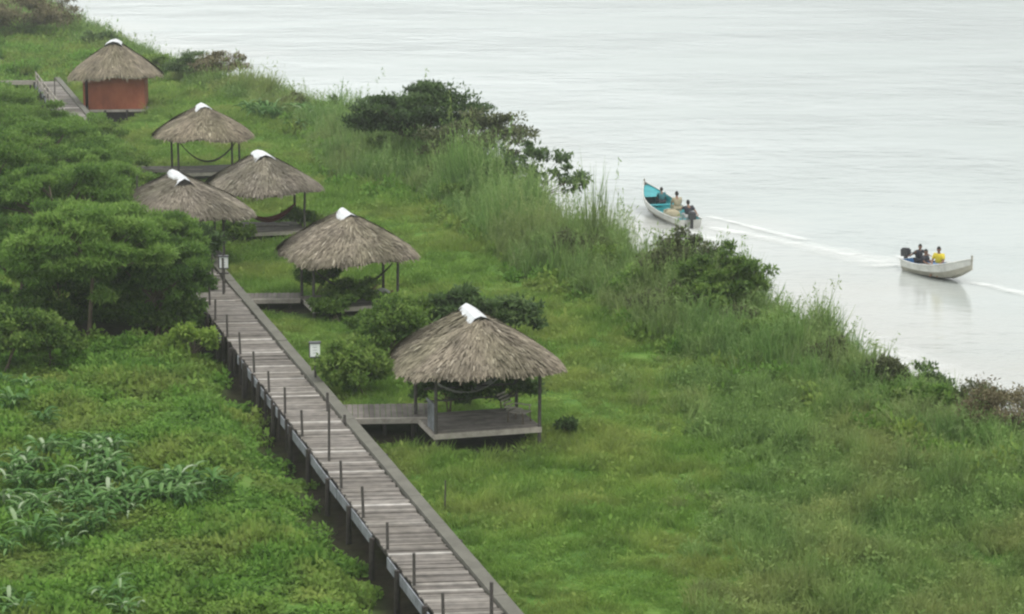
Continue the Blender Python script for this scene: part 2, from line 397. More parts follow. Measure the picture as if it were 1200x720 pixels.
while t < w_end:
    mb = MB(); ln = rnd.uniform(1.6, 2.6); dz = rnd.uniform(-.05, .05)
    if rnd.random() < .88: obox(mb, WD * t + WX * (-.07 + rnd.uniform(-.04, .01)), WD, WX, ln - .05, .035, -.34 + dz, -.04 + dz, .5); mb.build('fascia_board', M['fascia'], walk)
    t += ln
mb = MB()
for q in (.08, WW - .3): obox(mb, WD * -12 + WX * q, WD, WX, w_end + 12, .12, -.28, -.07)
mb.build('joist', M['pile'], walk)
# posts: about 3.1 m apart as in the photograph
a0 = (un(388, 540) - W0).dot(WD)
k = 0; a = a0 - 3.1 * 9
npost = 0
while a < w_end - 1:
    tall = abs(a - a0) < .1 or (k % 8 == 1 and k > 12)
    h = 1.75 if tall else rnd.uniform(.72, .9)
    base = WD * a + WX * (-.12 if not tall else .12)
    mb = MB(); lean = Vector((rnd.uniform(-.03, .03), rnd.uniform(-.03, .03), 0))
    rr = .042 if not tall else .04
    mb.tube([base + WX * .17 + Vector((0, 0, -.1)), base + WX * .17 + lean + Vector((0, 0, h))], [rr, rr * .9], 8)
    mb.build('post', M['post'], walk)
    b2 = base + WD * (1.2 if not tall else 1.0)
    if tall: b2 = WD * (a + 1.2) + WX * -.12
    gz = -1.9
    mb = MB(); mb.tube([b2 + Vector((0, 0, gz)) + WX * -.03, b2 + Vector((0, 0, rnd.uniform(-.02, .1)))], [.085, .075], 8)
    mb.build('pile', M['pile'], walk)
    if k % 3 == 0:
        b3 = WD * (a + .4) + WX * (WW + .1)
        mb = MB(); mb.tube([b3 + Vector((0, 0, -1.9)), b3 + Vector((0, 0, -.02))], [.09, .08], 8); mb.build('pile', M['pile'], walk)
    a += 3.1; k += 1
# denser low stub posts further along and right hand posts
a = a0 + 5
while a < a0 + 24:
    b = WD * a + WX * -.13; mb = MB(); mb.tube([b + Vector((0, 0, -.9)), b + Vector((0, 0, .12))], .05, 6); mb.build('stub_post', M['pile'], walk); a += 1.35
for (px, py, h) in ((576, 722, .85), (384, 482, .62), (262, 345, 1.5), (249, 322, .9), (404, 497, .3)):
    b = un(px, py) - walk.location; mb = MB(); mb.tube([b + Vector((0, 0, -.3)), b + Vector((0, 0, h))], .045, 8); mb.build('post', M['post'], walk)
# thin wire along the near posts
# far turn of the walk towards the left
T0 = un(40, 97); arm = empty('boardwalk', T0, 0, 'far pale plank walkway branching left from the top end of the boardwalk', 'boardwalk')
mb = MB(); t = 0
while t < 40:
    wd = rnd.uniform(.18, .25); obox(mb, Vector((-1, 0, 0)) * t, Vector((-1, 0, 0)), Vector((0, 1, 0)), wd - .02, 1.7, -.05, 0, min(1, max(0, rnd.gauss(.4, .15)))); t += wd
mb.build('plank_deck', M['planks'], arm)
mb = MB(); obox(mb, Vector((0, -.06, 0)), Vector((-1, 0, 0)), Vector((0, 1, 0)), 40, .06, -.16, .14); mb.build('fascia_board', M['pale_wood'], arm)
for i in range(13):
    mb = MB(); mb.tube([(-.3 - i * 3, .1, -1.6), (-.3 - i * 3, .1, 0)], .08, 6); mb.build('pile', M['pile'], arm)
# paler side rail of the far boardwalk
rail = MB()
for (s0, s1) in ((w_end - 26, w_end - 1),):
    for zz in (.45, .85):
        obox(rail, WD * s0 + WX * -.02, WD, WX, s1 - s0, .05, zz - .05, zz)
rail.build('railing', M['pale_wood'], walk)
for i in range(11):
    a = w_end - 25.5 + i * 2.4; b = WD * a + WX * .0
    mb = MB(); mb.tube([b + Vector((0, 0, -.2)), b + Vector((0, 0, .9))], .05, 6); mb.build('post', M['pale_wood'], walk)

# ------------------------------------------------------------------ thatched huts
def hip_height(x, y, A, B, h, rl, p=3.2):
    """height of a rounded hip roof at x,y; eaves are a rounded rectangle of half size A,B, ridge half length rl along y"""
    yy = max(0.0, abs(y) - rl); u = (abs(x) / A) ** p + (yy / (B - rl)) ** p
    r = u ** (1 / p)
    return r
def roof_point(th, r, A, B, h, rl, rng=None, p=4.2):
    c, s = math.cos(th), math.sin(th)
    k = (abs(c) ** p + abs(s) ** p) ** (-1 / p)
    ex, ey = c * k * A, s * k * B                  # eave point
    rx, ry = 0, max(-rl, min(rl, ey))              # ridge point
    x = rx + (ex - rx) * r; y = ry + (ey - ry) * r
    z = h * (1 - r ** 1.0) + .16 * h * math.sin(math.pi * r) * .12 - .10 * r ** 6
    return Vector((x, y, z))
def make_roof(seed, A, B, h, rl, ze, parent, lay=0.9):
    rng = random.Random(seed); mb = MB(); nt_, nr = 96, 14
    ph = [rng.uniform(0, 6.28) for _ in range(6)]
    def wob(th, r): return .08 * math.sin(3 * th + ph[4]) + .05 * math.sin(5 * th + ph[0]) + .03 * math.sin(11 * th + ph[1]) + .02 * math.sin(23 * th + ph[2] + r * 5)
    def P(th, r, off=0.0):
        q = roof_point(th, r * (1 + wob(th, r) * .35 * r), A, B, h, rl); q.z += ze + off + .03 * math.sin(7 * th + r * 9 + ph[3]); return q
    vs = [P(2 * math.pi * i / nt_, j / nr) for j in range(nr + 1) for i in range(nt_)]
    fs = []; tn = []
    for j in range(nr):
        for i in range(nt_):
            fs.append((j * nt_ + i, (j + 1) * nt_ + i, (j + 1) * nt_ + (i + 1) % nt_, j * nt_ + (i + 1) % nt_)); tn.append(rng.uniform(.12, .35))
    mb.add(vs, fs, tn)
    # underside
    vs2 = [P(2 * math.pi * i / nt_, j / nr, -.16) for j in range(nr + 1) for i in range(nt_)]
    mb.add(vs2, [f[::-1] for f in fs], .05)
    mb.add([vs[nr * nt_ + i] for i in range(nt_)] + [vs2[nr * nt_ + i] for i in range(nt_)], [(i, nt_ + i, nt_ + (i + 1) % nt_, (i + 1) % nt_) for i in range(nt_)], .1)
    # loose palm strands in courses
    for k in range(5200):
        th = rng.uniform(0, 2 * math.pi); course = rng.random() ** .6 * 11
        r0 = min(.97, (int(course) + rng.gauss(.5, .22)) / 11.5); ln = rng.uniform(.09, .20)
        r1 = min(r0 + ln, 1.03 + rng.uniform(0, .05) + (rng.random() < .04) * .04)
        o0 = rng.uniform(.0, .03); o1 = rng.uniform(.03, .085)
        a = P(th, r0, o0); b = P(th + rng.gauss(0, .012), r1, o1 if r1 < 1 else rng.uniform(-.10, .05))
        d = (b - a); sv = Vector((-math.sin(th), math.cos(th), 0)) * rng.uniform(.016, .045)
        m_ = (a + b) / 2 + Vector((0, 0, .02))
        t0 = rng.gauss(.50, .22); t0 = min(1, max(.02, t0))
        mb.add([a - sv * .5, a + sv * .5, m_ + sv, m_ - sv, b + sv * .5, b - sv * .5], [(0, 1, 2, 3), (3, 2, 4, 5)], t0)
    # eave fringe hanging
    for k in range(1500):
        th = rng.uniform(0, 2 * math.pi); a = P(th, rng.uniform(.93, 1.0), .02); out = Vector((a.x, a.y, 0)).normalized()
        b = a + out * rng.uniform(.02, .16) - Vector((0, 0, rng.uniform(.06, .24))); sv = Vector((-math.sin(th), math.cos(th), 0)) * rng.uniform(.015, .04)
        mb.add([a - sv, a + sv, b + sv * .4, b - sv * .4], [(0, 1, 2, 3)], min(1, max(0, rng.gauss(.42, .2))))
    return mb.build('thatched_roof', M['thatch'], parent, smooth=False)
def make_cap(seed, rl, ztop, parent, wid=.27, ext=.2, tilt=0.0, drop=.24, dx=0.0):
    """curved sheet bent over the ridge, open at its ends"""
    rng = random.Random(seed); mb = MB(); n = 7; m_ = 5
    outer = []; 
    for j in range(m_):
        y = -rl - ext + (2 * rl + 2 * ext) * j / (m_ - 1); 
        for i in range(n):
            a = math.pi * (.5 + (i / (n - 1) - .5) * 1.05); flare = 1 + .10 * math.sin(j * 1.7 + seed)
            wf = flare * (1.35 - .12 * j); x = math.cos(a) * wid * wf * 1.15; z = (1 - abs(math.cos(a)) ** 1.9) * drop * wf + (.015 * math.sin(i * 2.1 + j + seed))
            outer.append(Vector((x + dx + .04 * math.sin(j + seed), y, ztop - drop * wf + .10 + z + tilt * (y + rl) - .12 * max(0, abs(y) - rl))))
    inner = [p - Vector((0, 0, .018)) for p in outer]
    q = [(j * n + i, j * n + i + 1, (j + 1) * n + i + 1, (j + 1) * n + i) for j in range(m_ - 1) for i in range(n - 1)]
    mb.add(outer, q); mb.add(inner, [f[::-1] for f in q])
    k = len(outer)
    o = mb.build('ridge_cap', M['cap'], parent, smooth=False)
    mb = MB(); ring = [p - Vector((0, -.06, .03)) for p in outer[:n]]; mb.add(ring, [tuple(range(n))]); mb.add([p + Vector((0, .05, 0)) for p in ring], [tuple(range(n))[::-1]])
    mb.build('cap_end_shade', M['pile'], parent)  # dark sheet across the near cap end, standing for the shade inside
    return o
ROT = R(16)
def hammock(loc, p0, p1, sag, label, m, width=.5, open_=.35):
    """net slung between two world points"""
    p0, p1 = Vector(p0), Vector(p1); n = 18; mb = MB(); d = (p1 - p0); side = Vector((-d.y, d.x, 0)).normalized()
    rows = []
    for i in range(n + 1):
        t = i / n; c = p0 + d * t - Vector((0, 0, sag * 4 * t * (1 - t))); wv = width * math.sin(math.pi * t) ** .6 + .02
        rows.append([c - side * wv * .5 + Vector((0, 0, open_ * wv * .5)), c - side * wv * .25, c, c + side * wv * .25, c + side * wv * .5 + Vector((0, 0, open_ * wv * .5))])
    o = p0.copy()
    for i in range(n):
        for k in range(4):
            mb.add([rows[i][k] - o, rows[i + 1][k] - o, rows[i + 1][k + 1] - o, rows[i][k + 1] - o], [(0, 1, 2, 3)])
    mb.tube([r[2] - o - Vector((0, 0, .02)) for r in rows], .02, 5)
    ob = mb.build('hammock', m); ob.location = o; return tag(ob, label, 'hammock', 'hammocks slung in the huts')
def lug(mb, *a, **k): pass
def make_hut(c, label, A=2.3, B=2.25, h=1.42, rl=.85, ze=2.05, seed=1, deck=(1.72, 1.32), cap=dict(), rail=False, rot=ROT, oy=-.35):
    t = empty('thatched_hut', (c.x, c.y, 0), rot, label, 'hut', 'thatched huts along the boardwalk')
    make_roof(seed, A, B, h, rl, ze, t)
    make_cap(seed, rl, ze + h, t, **cap)
    rg = random.Random(seed * 7)
    dx, dy = deck
    mb = MB(); y = -dy
    while y < dy - .05:
        mb.box((rg.uniform(-.02, .02), y + .08 + oy, -.03 + rg.uniform(-.008, .008)), (2 * dx, .145, .05), tone=min(1, max(0, rg.gauss(.35, .15)))); y += .165
    mb.build('plank_deck', M['planks'], t)
    mb = MB(); mb.box((0, oy - dy - .03, -.12), (2 * dx + .1, .05, .17)); mb.box((dx + .03, oy, -.12), (.05, 2 * dy, .15)); mb.box((-dx - .03, oy, -.12), (.05, 2 * dy, .15))
    mb.build('deck_edge', M['pale_wood'], t)
    for (x, y) in ((-1, -1), (1, -1), (1, 1), (-1, 1)):
        mb = MB(); px_, py_ = x * (dx - .02), y * (dy - .02) + oy
        mb.tube([(px_, py_, -1.6), (px_ + rg.uniform(-.03, .03), py_, .6), (px_ + rg.uniform(-.03, .03), py_, ze + .12)], [.07, .06, .055], 8); mb.build('post', M['post'], t)
    for y in (-1, 1):
        mb = MB(); mb.tube([(-A * .80, y * (dy - .02) + oy, ze + .02), (A * .80, y * (dy - .02) + oy, ze + .02)], .05, 6); mb.build('eave_beam', M['post'], t)
    for x in (-1, 1):
        mb = MB(); mb.tube([(x * (dx - .02), -B * .80, ze - .05), (x * (dx - .02), B * .80, ze - .05)], .05, 6); mb.build('eave_beam', M['post'], t)
    mb = MB(); mb.tube([(0, -1.0, ze + h - .25), (0, 1.0, ze + h - .25)], .05, 6)
    for x in (-1, 1):
        for y in (-1, 1): mb.tube([(x * (dx), y * dy, ze), (0, y * rl, ze + h - .25)], .04, 5)
    mb.build('rafters', M['post'], t)
    if rail:
        mb = MB()
        for i in range(6): mb.box((-dx + .03, oy - dy + .05 + i * .17, .42), (.05, .09, .84), tone=.4)
        mb.box((-dx + .03, oy - dy + .55, .86), (.07, 1.15, .06)); mb.build('railing', M['fascia'], t)
        mb = MB(); mb.tube([(-dx + .3, oy + dy - .05, .8), (dx, oy + dy - .05, .8)], .035, 6); mb.tube([(-dx + .3, oy + dy - .05, .4), (dx, oy + dy - .05, .4)], .03, 6)
        mb.build('railing', M['post'], t)
    return t
zt = 3.42
cA = un(555, 368, 3.4); cB = un(406, 252, 3.4); cC = un(209, 207, 3.4); cD = un(307, 182, 3.4); cE = un(238, 126, 3.4); cF = un(134, 51, 4.1)
hA = make_hut(cA, 'nearest and largest looking open thatched hut with pale slatted rail and plank deck', seed=11, rail=True, A=2.5, B=2.5)
hB = make_hut(cB, 'open thatched hut with greyed crumpled ridge cap, second nearest, beside leafy vines', seed=22, cap=dict(wid=.27, ext=.05), A=2.6, B=2.55)
hC = make_hut(cC, 'thatched hut half hidden behind the feathery trees with a long white ridge cap', seed=33, cap=dict(ext=.45, wid=.27), A=3.0, B=2.9, rl=1.2)
hD = make_hut(cD, 'thatched hut with a dark red hammock and pale deck edge behind the half hidden hut', seed=44, A=2.6, B=2.5, cap=dict(wid=.34))
hE = make_hut(cE, 'open thatched hut on posts standing just in front of the red walled hut', seed=55, A=2.6, B=2.5, cap=dict(wid=.34, ext=.1))

# the far closed hut
hF = empty('red_walled_hut', (cF.x, cF.y, -.12), R(5), 'red brown board walled hut on stilts under a grey thatched roof', 'hut')
make_roof(66, 3.05, 2.8, 2.1, .75, 2.28, hF); make_cap(66, .75, 4.38, hF, wid=.42, ext=.3)
mb = MB(); wx, wy = 2.05, 2.0
mb.box((.18, -wy, 1.1), (2 * wx - .36, .08, 2.42)); mb.box((wx, 0, 1.1), (.08, 2 * wy, 2.42)); mb.box((0, wy, 1.1), (2 * wx, .08, 2.42))
for i in range(19): mb.box((-wx + .5 + i * .198, -wy - .045, 1.1), (.03, .012, 2.4))
mb.build('wall', M['red'], hF)
mb = MB(); mb.box((-wx + .06, -wy - .01, 1.1), (.12, .12, 2.42)); mb.box((-wx + .38, -wy - .03, 1.1), (.10, .12, 2.42)); mb.build('corner_post', M['red'], hF)
mb = MB(); mb.box((-wx, .45, 1.1), (.08, 3.0, 2.42)); mb.build('wall', M['red'], hF)
mb = MB(); mb.box((-wx - .02, -1.45, .95), (.05, .75, 1.85)); d_ = mb.build('door', M['maroon'], hF)
mb = MB(); mb.box((-wx - .06, -1.2, .95), (.04, .04, .12)); mb.build('handle', M['dark_metal'], d_)
mb = MB(); y = -wy - .15
while y < wy + .4: mb.box((.45, y + .09, -.14), (2 * wx + 1.3, .16, .06), tone=rnd.uniform(.2, .6)); y += .18
mb.build('plank_deck', M['planks'], hF)
mb = MB(); mb.box((.45, -wy - .2, -.2), (2 * wx + 1.4, .05, .16)); mb.build('deck_edge', M['pale_wood'], hF)
for i, (x, y) in enumerate(((-2.2, -2.4), (-.6, -2.2), (.9, -2.2), (2.4, -2.3), (-2.2, 1.9), (2.4, 1.9))):
    mb = MB(); mb.tube([(x, y, -2.4), (x, y, -.15)], .12 if i == 0 else .09, 8); mb.build('stilt', M['fascia'] if i == 0 else M['pile'], hF)
mb = MB(); mb.box((-.2, -.2, -.85), (3.6, 3.2, 1.2)); mb.build('under_hut_shade', M['pile'], hF)  # dark box added in place of the shade beneath the floor

# side piers from boardwalk to the huts
def pier(name_label, p, length, depth, m_edge=M['pale_wood'], ang=R(4)):
    t = empty('side_pier', p, ang, name_label, 'pier', 'side piers joining huts to the boardwalk')
    mb = MB(); x = 0
    while x < length: mb.box((x + .09, depth / 2, -.035), (.165, depth, .05), tone=min(1, max(0, rnd.gauss(.28, .12)))); x += .18
    mb.build('plank_deck', M['planks'], t)
    mb = MB(); mb.box((length / 2, -.04, -.05), (length, .10, .18)); mb.build('edge_beam', m_edge, t)
    for i in range(3):
        mb = MB(); mb.tube([(length * (i + .5) / 3, .15, -1.7), (length * (i + .5) / 3, .15, -.08)], .07, 6); mb.build('pile', M['pile'], t)
    return t
pier('grey plank pier leading right from boardwalk to the nearest hut', un(400, 492), 2.75, 2.1)
pier('short bright edged pier over ground painted dark for shade beside second nearest hut', un(276, 352), 2.6, 1.5)
pier('pale pier edge in front of the hut with dark red hammock', un(282, 265), 2.3, 1.2)
pier('long thin pale edged pier leading to the hut before the red walled one', un(128, 199), 5.2, 1.5, ang=R(0))

def along(hut, x, y, z): return Matrix.Translation(hut.location) @ Matrix.Rotation(hut.rotation_euler.z, 4, 'Z') @ Vector((x, y, z))
hammock(None, along(hA, -1.6, 1.0, 1.55), along(hA, 1.6, .9, 1.55), .95, 'pale cord hammock hanging in the shade of the nearest hut', M['rope_pale'])
hammock(None, along(hB, -1.6, -.4, 1.5), along(hB, 1.7, -.8, 1.5), 1.0, 'dark cord hammock hanging in the second nearest hut above the vines', M['rope'], .35)
hammock(None, along(hE, -1.6, -1.1, 1.75), along(hE, 1.7, -.9, 1.6), 1.2, 'thin dark hammock sagging in the hut before the red walled one', M['rope'], .3)
hammock(None, along(hD, -1.3, -1.0, 1.2), along(hD, 1.4, -1.0, 1.2), .85, 'dark red cloth hammock in the hut behind the half hidden one', M['maroon'], .9)

# lounge chair on the nearest deck
ch = empty('wooden_lounger', along(hA, 1.25, -1.0, .0), R(60), 'brown slatted wooden reclining chair at the right end of the nearest hut deck', 'chair')
mb = MB()
for i in range(5): mb.box((0, -.25 + i * .12, .34), (.5, .09, .025))
mb.build('seat', M['pale_wood'], ch)
mb = MB()
for i in range(6): mb.box((0, .33 + i * .07, .40 + i * .09), (.5, .03, .075), ax=((1, 0, 0), (0, .8, .6), (0, -.6, .8)))
mb.build('backrest', M['pale_wood'], ch)
for (x, y) in ((-.24, -.26), (.24, -.26), (-.24, .3), (.24, .3)):
    mb = MB(); mb.tube([(x, y, 0), (x, y * .9, .36)], .025, 6); mb.build('leg', M['bark'], ch)
for x in (-.28, .28):
    mb = MB(); mb.box((x, .05, .52), (.06, .6, .03)); mb.tube([(x, -.2, .36), (x, -.2, .52)], .02, 6); mb.build('armrest', M['pale_wood'], ch)

# lamps on posts
def lamp(px, py_base, z0, height, label, arm_=False):
    p = un(px, py_base, z0); t = empty('lamp_post', p, R(4), label, 'lamp', 'white lantern posts')
    mb = MB(); mb.tube([(0, 0, -.9), (0, 0, height)], [.045, .04], 8); mb.build('pole', M['post'], t)
    mb = MB(); mb.box((0, 0, height + .29), (.34, .2, .46)); b = mb.build('lantern', M['lamp_white'], t)
    mb = MB(); mb.box((0, 0, height + .54), (.40, .26, .04)); mb.box((0, 0, height + .04), (.38, .24, .04)); mb.box((-.19, 0, height + .29), (.035, .22, .46))
    mb.build('lantern_frame', M['dark_metal'], b)
    mb = MB()
    for k in range(3): mb.box((.0, -.104, height + .19 + k * .1), (.15, .006, .015))
    mb.build('panel_marks', M['grey_in'], b)
    return t
lamp(370, 462, GZ, 1.28, 'white box lantern on a thin post in the grass beside the near boardwalk')
lt = lamp(263, 343, 0, .98, 'white box lantern on a dark post standing on the boardwalk before the half hidden hut')
mb = MB(); mb.box((-.05, 0, .80), (.5, .08, .05)); mb.tube([(0, 0, 1.5), (0, 0, 1.95)], .035, 6); mb.build('crossbar', M['post'], lt)
for (px, py, h, lb) in ((521, 603, 1.0, 'thin dark bare stick standing alone in the grass right of the boardwalk'), (126, 205, 2.0, 'slender dark pole standing at the left end of the long thin pier')):
    p = un(px, py, GZ); mb = MB(); mb.tube([(0, 0, -.2), (.03, 0, h)], [.03, .02], 6)
    if h > 1.5: mb.tube([(-.06, 0, h * .7), (.1, 0, h * .7)], .025, 5)
    o = mb.build('thin_pole', M['post']); o.location = p; tag(o, lb, 'pole')

# ------------------------------------------------------------------ people
def skin_mesh(name, pts, edges, rads, m, parent, sub=1, root=0):
    me = bpy.data.meshes.new(name); me.from_pydata([tuple(p) for p in pts], edges, []); o = bpy.data.objects.new(name, me); COL.objects.link(o)
    md = o.modifiers.new('s', 'SKIN'); md.use_smooth_shade = True
    for i, r_ in enumerate(rads):
        sv = me.skin_vertices[0].data[i]; rr = r_ if hasattr(r_, '__len__') else (r_, r_); sv.radius = rr; sv.use_root = (i == root)
    s = o.modifiers.new('u', 'SUBSURF'); s.levels = sub; s.render_levels = sub
    dg = bpy.context.evaluated_depsgraph_get(); dg.update(); ev = o.evaluated_get(dg); nm = bpy.data.meshes.new_from_object(ev)
    COL.objects.unlink(o); bpy.data.objects.remove(o)
    nm.materials.clear(); nm.materials.append(m)
    ob = bpy.data.objects.new(name, nm); COL.objects.link(ob); ob.parent = parent; return ob
def head_shape(c, fwd, up):
    """little ellipsoid head with nose, ears, brow and chin, returned as MB content"""
    side = fwd.cross(up).normalized(); n, m_ = 14, 12; vs = []; fs = []
    for j in range(m_ + 1):
        ph = math.pi * j / m_
        for i in range(n):
            a = 2 * math.pi * i / n; x = math.sin(ph) * math.cos(a); y = math.sin(ph) * math.sin(a); z = math.cos(ph)
            rx, ry, rz = .078, .098, .125
            if z < -.3: rx *= 1 + (z + .3) * .45; ry *= 1 + (z + .3) * .2
            q = Vector((x * rx, y * ry, z * rz))
            if y > .85 and -.35 < z < .2: q.y += .028 * (1 - abs(z + .1) / .4)
            if abs(x) > .9 and -.3 < z < .25: q.x *= 1.18
            vs.append(c + side * q.x + fwd * q.y + up * q.z)
    for j in range(m_):
        for i in range(n): fs.append((j * n + i, (j + 1) * n + i, (j + 1) * n + (i + 1) % n, j * n + (i + 1) % n))
    return vs, fs
def person(name_label, loc, rz, pose, shirt, trousers, hat=None, sc=1.0, hair=True):
    t = empty('person', loc, rz, name_label, 'person'); t.scale = (sc, sc, sc); V = Vector
    P = {}
    if pose == 'sit' or pose == 'reach' or pose == 'helm':
        P = dict(pel=V((0, 0, .02)), bel=V((0, .02, .18)), che=V((0, .05, .36)), nec=V((0, .07, .50)), hed=V((0, .10, .66)),
                 hl=V((-.10, .03, .0)), kl=V((-.14, .43, .08)), al=V((-.14, .46, -.34)), tl=V((-.15, .62, -.38)),
                 hr=V((.10, .03, .0)), kr=V((.14, .43, .08)), ar=V((.14, .46, -.34)), tr=V((.15, .62, -.38)),
                 sl=V((-.18, .06, .44)), el=V((-.24, .16, .20)), wl=V((-.17, .36, .13)), sr=V((.18, .06, .44)), er=V((.24, .16, .20)), wr=V((.17, .36, .13)))
        if pose == 'helm':
            P['er'] = V((.30, -.14, .26)); P['wr'] = V((.30, -.36, .16)); P['el'] = V((-.24, .28, .34)); P['wl'] = V((-.22, .52, .30))
        if pose == 'reach':
            P['el'] = V((-.22, .34, .40)); P['wl'] = V((-.2, .58, .36)); P['er'] = V((.22, .34, .40)); P['wr'] = V((.2, .58, .36))
    elif pose == 'stand':
        P = dict(pel=V((0, 0, .92)), bel=V((0, 0, 1.08)), che=V((0, .02, 1.27)), nec=V((0, .03, 1.42)), hed=V((0, .06, 1.58)),
                 hl=V((-.09, 0, .88)), kl=V((-.11, .04, .48)), al=V((-.12, 0, .09)), tl=V((-.13, .17, .03)),
                 hr=V((.09, 0, .88)), kr=V((.12, .03, .48)), ar=V((.13, -.02, .09)), tr=V((.15, .15, .03)),
                 sl=V((-.18, .02, 1.36)), el=V((-.24, .06, 1.09)), wl=V((-.18, .24, .98)), sr=V((.18, .02, 1.36)), er=V((.24, .06, 1.09)), wr=V((.2, .24, .98)))
    else:   # recline, leaning far back
        P = dict(pel=V((0, 0, .06)), bel=V((0, -.15, .14)), che=V((0, -.31, .24)), nec=V((0, -.42, .33)), hed=V((0, -.50, .46)),
                 hl=V((-.10, .06, .05)), kl=V((-.13, .42, .22)), al=V((-.13, .78, .02)), tl=V((-.13, .84, .16)),
                 hr=V((.10, .06, .05)), kr=V((.13, .42, .26)), ar=V((.13, .76, .04)), tr=V((.13, .82, .18)),
                 sl=V((-.18, -.36, .28)), el=V((-.26, -.14, .18)), wl=V((-.12, .06, .24)), sr=V((.18, -.36, .28)), er=V((.30, -.16, .30)), wr=V((.26, .08, .42)))
    fwd = (V((0, 1, 0))); upv = (P['hed'] - P['nec']).normalized(); upv = (upv + V((0, 0, 1.5))).normalized(); fwd = (fwd - upv * fwd.dot(upv)).normalized()
    pts = [P['pel'], P['bel'], P['che'], P['nec'], P['hed'] + upv * -.04]
    rad = [(.15, .105), (.135, .095), (.155, .10), (.06, .06), (.055, .055)]
    ed = [(0, 1), (1, 2), (2, 3), (3, 4)]
    def chain(st, names, rs):
        i = st
        for nm, r_ in zip(names, rs):
            pts.append(P[nm] if isinstance(nm, str) else nm); rad.append(r_); ed.append((i, len(pts) - 1)); i = len(pts) - 1
        return i
    for s in 'lr':
        chain(0, ['h' + s, 'k' + s, 'a' + s, 't' + s], [.09, .06, .042, .032])
        e = chain(2, ['s' + s, 'e' + s, 'w' + s], [.062, .044, .030])
        dd = (P['w' + s] - P['e' + s]).normalized(); sd = dd.cross(V((0, 0, 1))).normalized()
        palm = P['w' + s] + dd * .07; e = chain(e, [palm], [(.036, .02)])
        for q, ln in ((-.030, .062), (-.011, .074), (.009, .070), (.028, .055)):
            a_ = palm + dd * .035 + sd * q * 1.1; b_ = a_ + dd * ln * .6; c_ = b_ + dd * ln * .4 - V((0, 0, .025))
            chain(e, [a_, b_, c_], [.009, .008, .007])
        tb = P['w' + s] + dd * .03 + sd * (.045 if s == 'l' else -.045); chain(e, [tb, tb + dd * .04 - V((0, 0, .01))], [.011, .009])
    body = skin_mesh('body', pts, ed, rad, M['skin'], t, 1)
    # head joined into the body mesh
    vs, fs = head_shape(P['hed'], fwd, upv); me = body.data
    vv = [v.co[:] for v in me.vertices]; ff = [tuple(p.vertices) for p in me.polygons]; o_ = len(vv)
    nm = bpy.data.meshes.new('body'); nm.from_pydata(vv + [tuple(v) for v in vs], [], ff + [tuple(i + o_ for i in f) for f in fs]); nm.materials.append(M['skin'])
    nm.polygons.foreach_set('use_smooth', [True] * len(nm.polygons)); body.data = nm
    sd = fwd.cross(upv).normalized()
    mb = MB()
    for q in (-1, 1): mb.box(P['hed'] + fwd * .088 + sd * .03 * q + upv * .012, (.018, .012, .008))
    mb.box(P['hed'] + fwd * .088 - upv * .062, (.034, .01, .008)); mb.build('face_marks', M['eye'], t)
    # hair: a shell over the skull
    vs, fs = head_shape(V((0, 0, 0)), V((0, 1, 0)), V((0, 0, 1)))
    mb = MB(); keep = [f for f in fs if all((vs[i].z > .03 or (vs[i].y < -.01 and vs[i].z > -.07)) for i in f)]
    vw = [P['hed'] + (sd * v.x + fwd * v.y + upv * v.z) * 1.10 for v in vs]; mb.add(vw, keep); mb.build('hair', M['hair'], t, smooth=True)
    if hat:
        mb = MB(); c = P['hed'] + upv * .07; ring = [c + (sd * math.cos(a) + fwd * math.sin(a)) * .16 for a in [k * math.pi / 8 for k in range(16)]]
        top = [c + upv * .07 + (sd * math.cos(a) + fwd * math.sin(a)) * .085 for a in [k * math.pi / 8 for k in range(16)]]
        mb.add(ring + top, [(i, (i + 1) % 16, 16 + (i + 1) % 16, 16 + i) for i in range(16)] + [tuple(range(16, 32))]); mb.build('hat', hat, t)
    g = 1.16
    pts2 = [P['pel'] + V((0, 0, .03)), P['bel'], P['che'], P['nec'] - V((0, 0, .03))]; ed2 = [(0, 1), (1, 2), (2, 3)]; r2 = [(.195, .145), (.185, .14), (.20, .145), (.085, .08)]
    for s in 'lr':
        i0 = len(pts2); pts2 += [P['s' + s], P['s' + s].lerp(P['e' + s], .8)]; r2 += [.088, .072]; ed2 += [(2, i0), (i0, i0 + 1)]
    skin_mesh('shirt', pts2, ed2, r2, shirt, t, 1)
    pts3 = [P['pel']]; ed3 = []; r3 = [(.178, .13)]
    for s in 'lr':
        i0 = len(pts3); pts3 += [P['h' + s], P['k' + s], P['k' + s].lerp(P['a' + s], .8)]; r3 += [.105, .076, .06]; ed3 += [(0, i0), (i0, i0 + 1), (i0 + 1, i0 + 2)]
    skin_mesh('trousers', pts3, ed3, r3, trousers, t, 1)
    return t

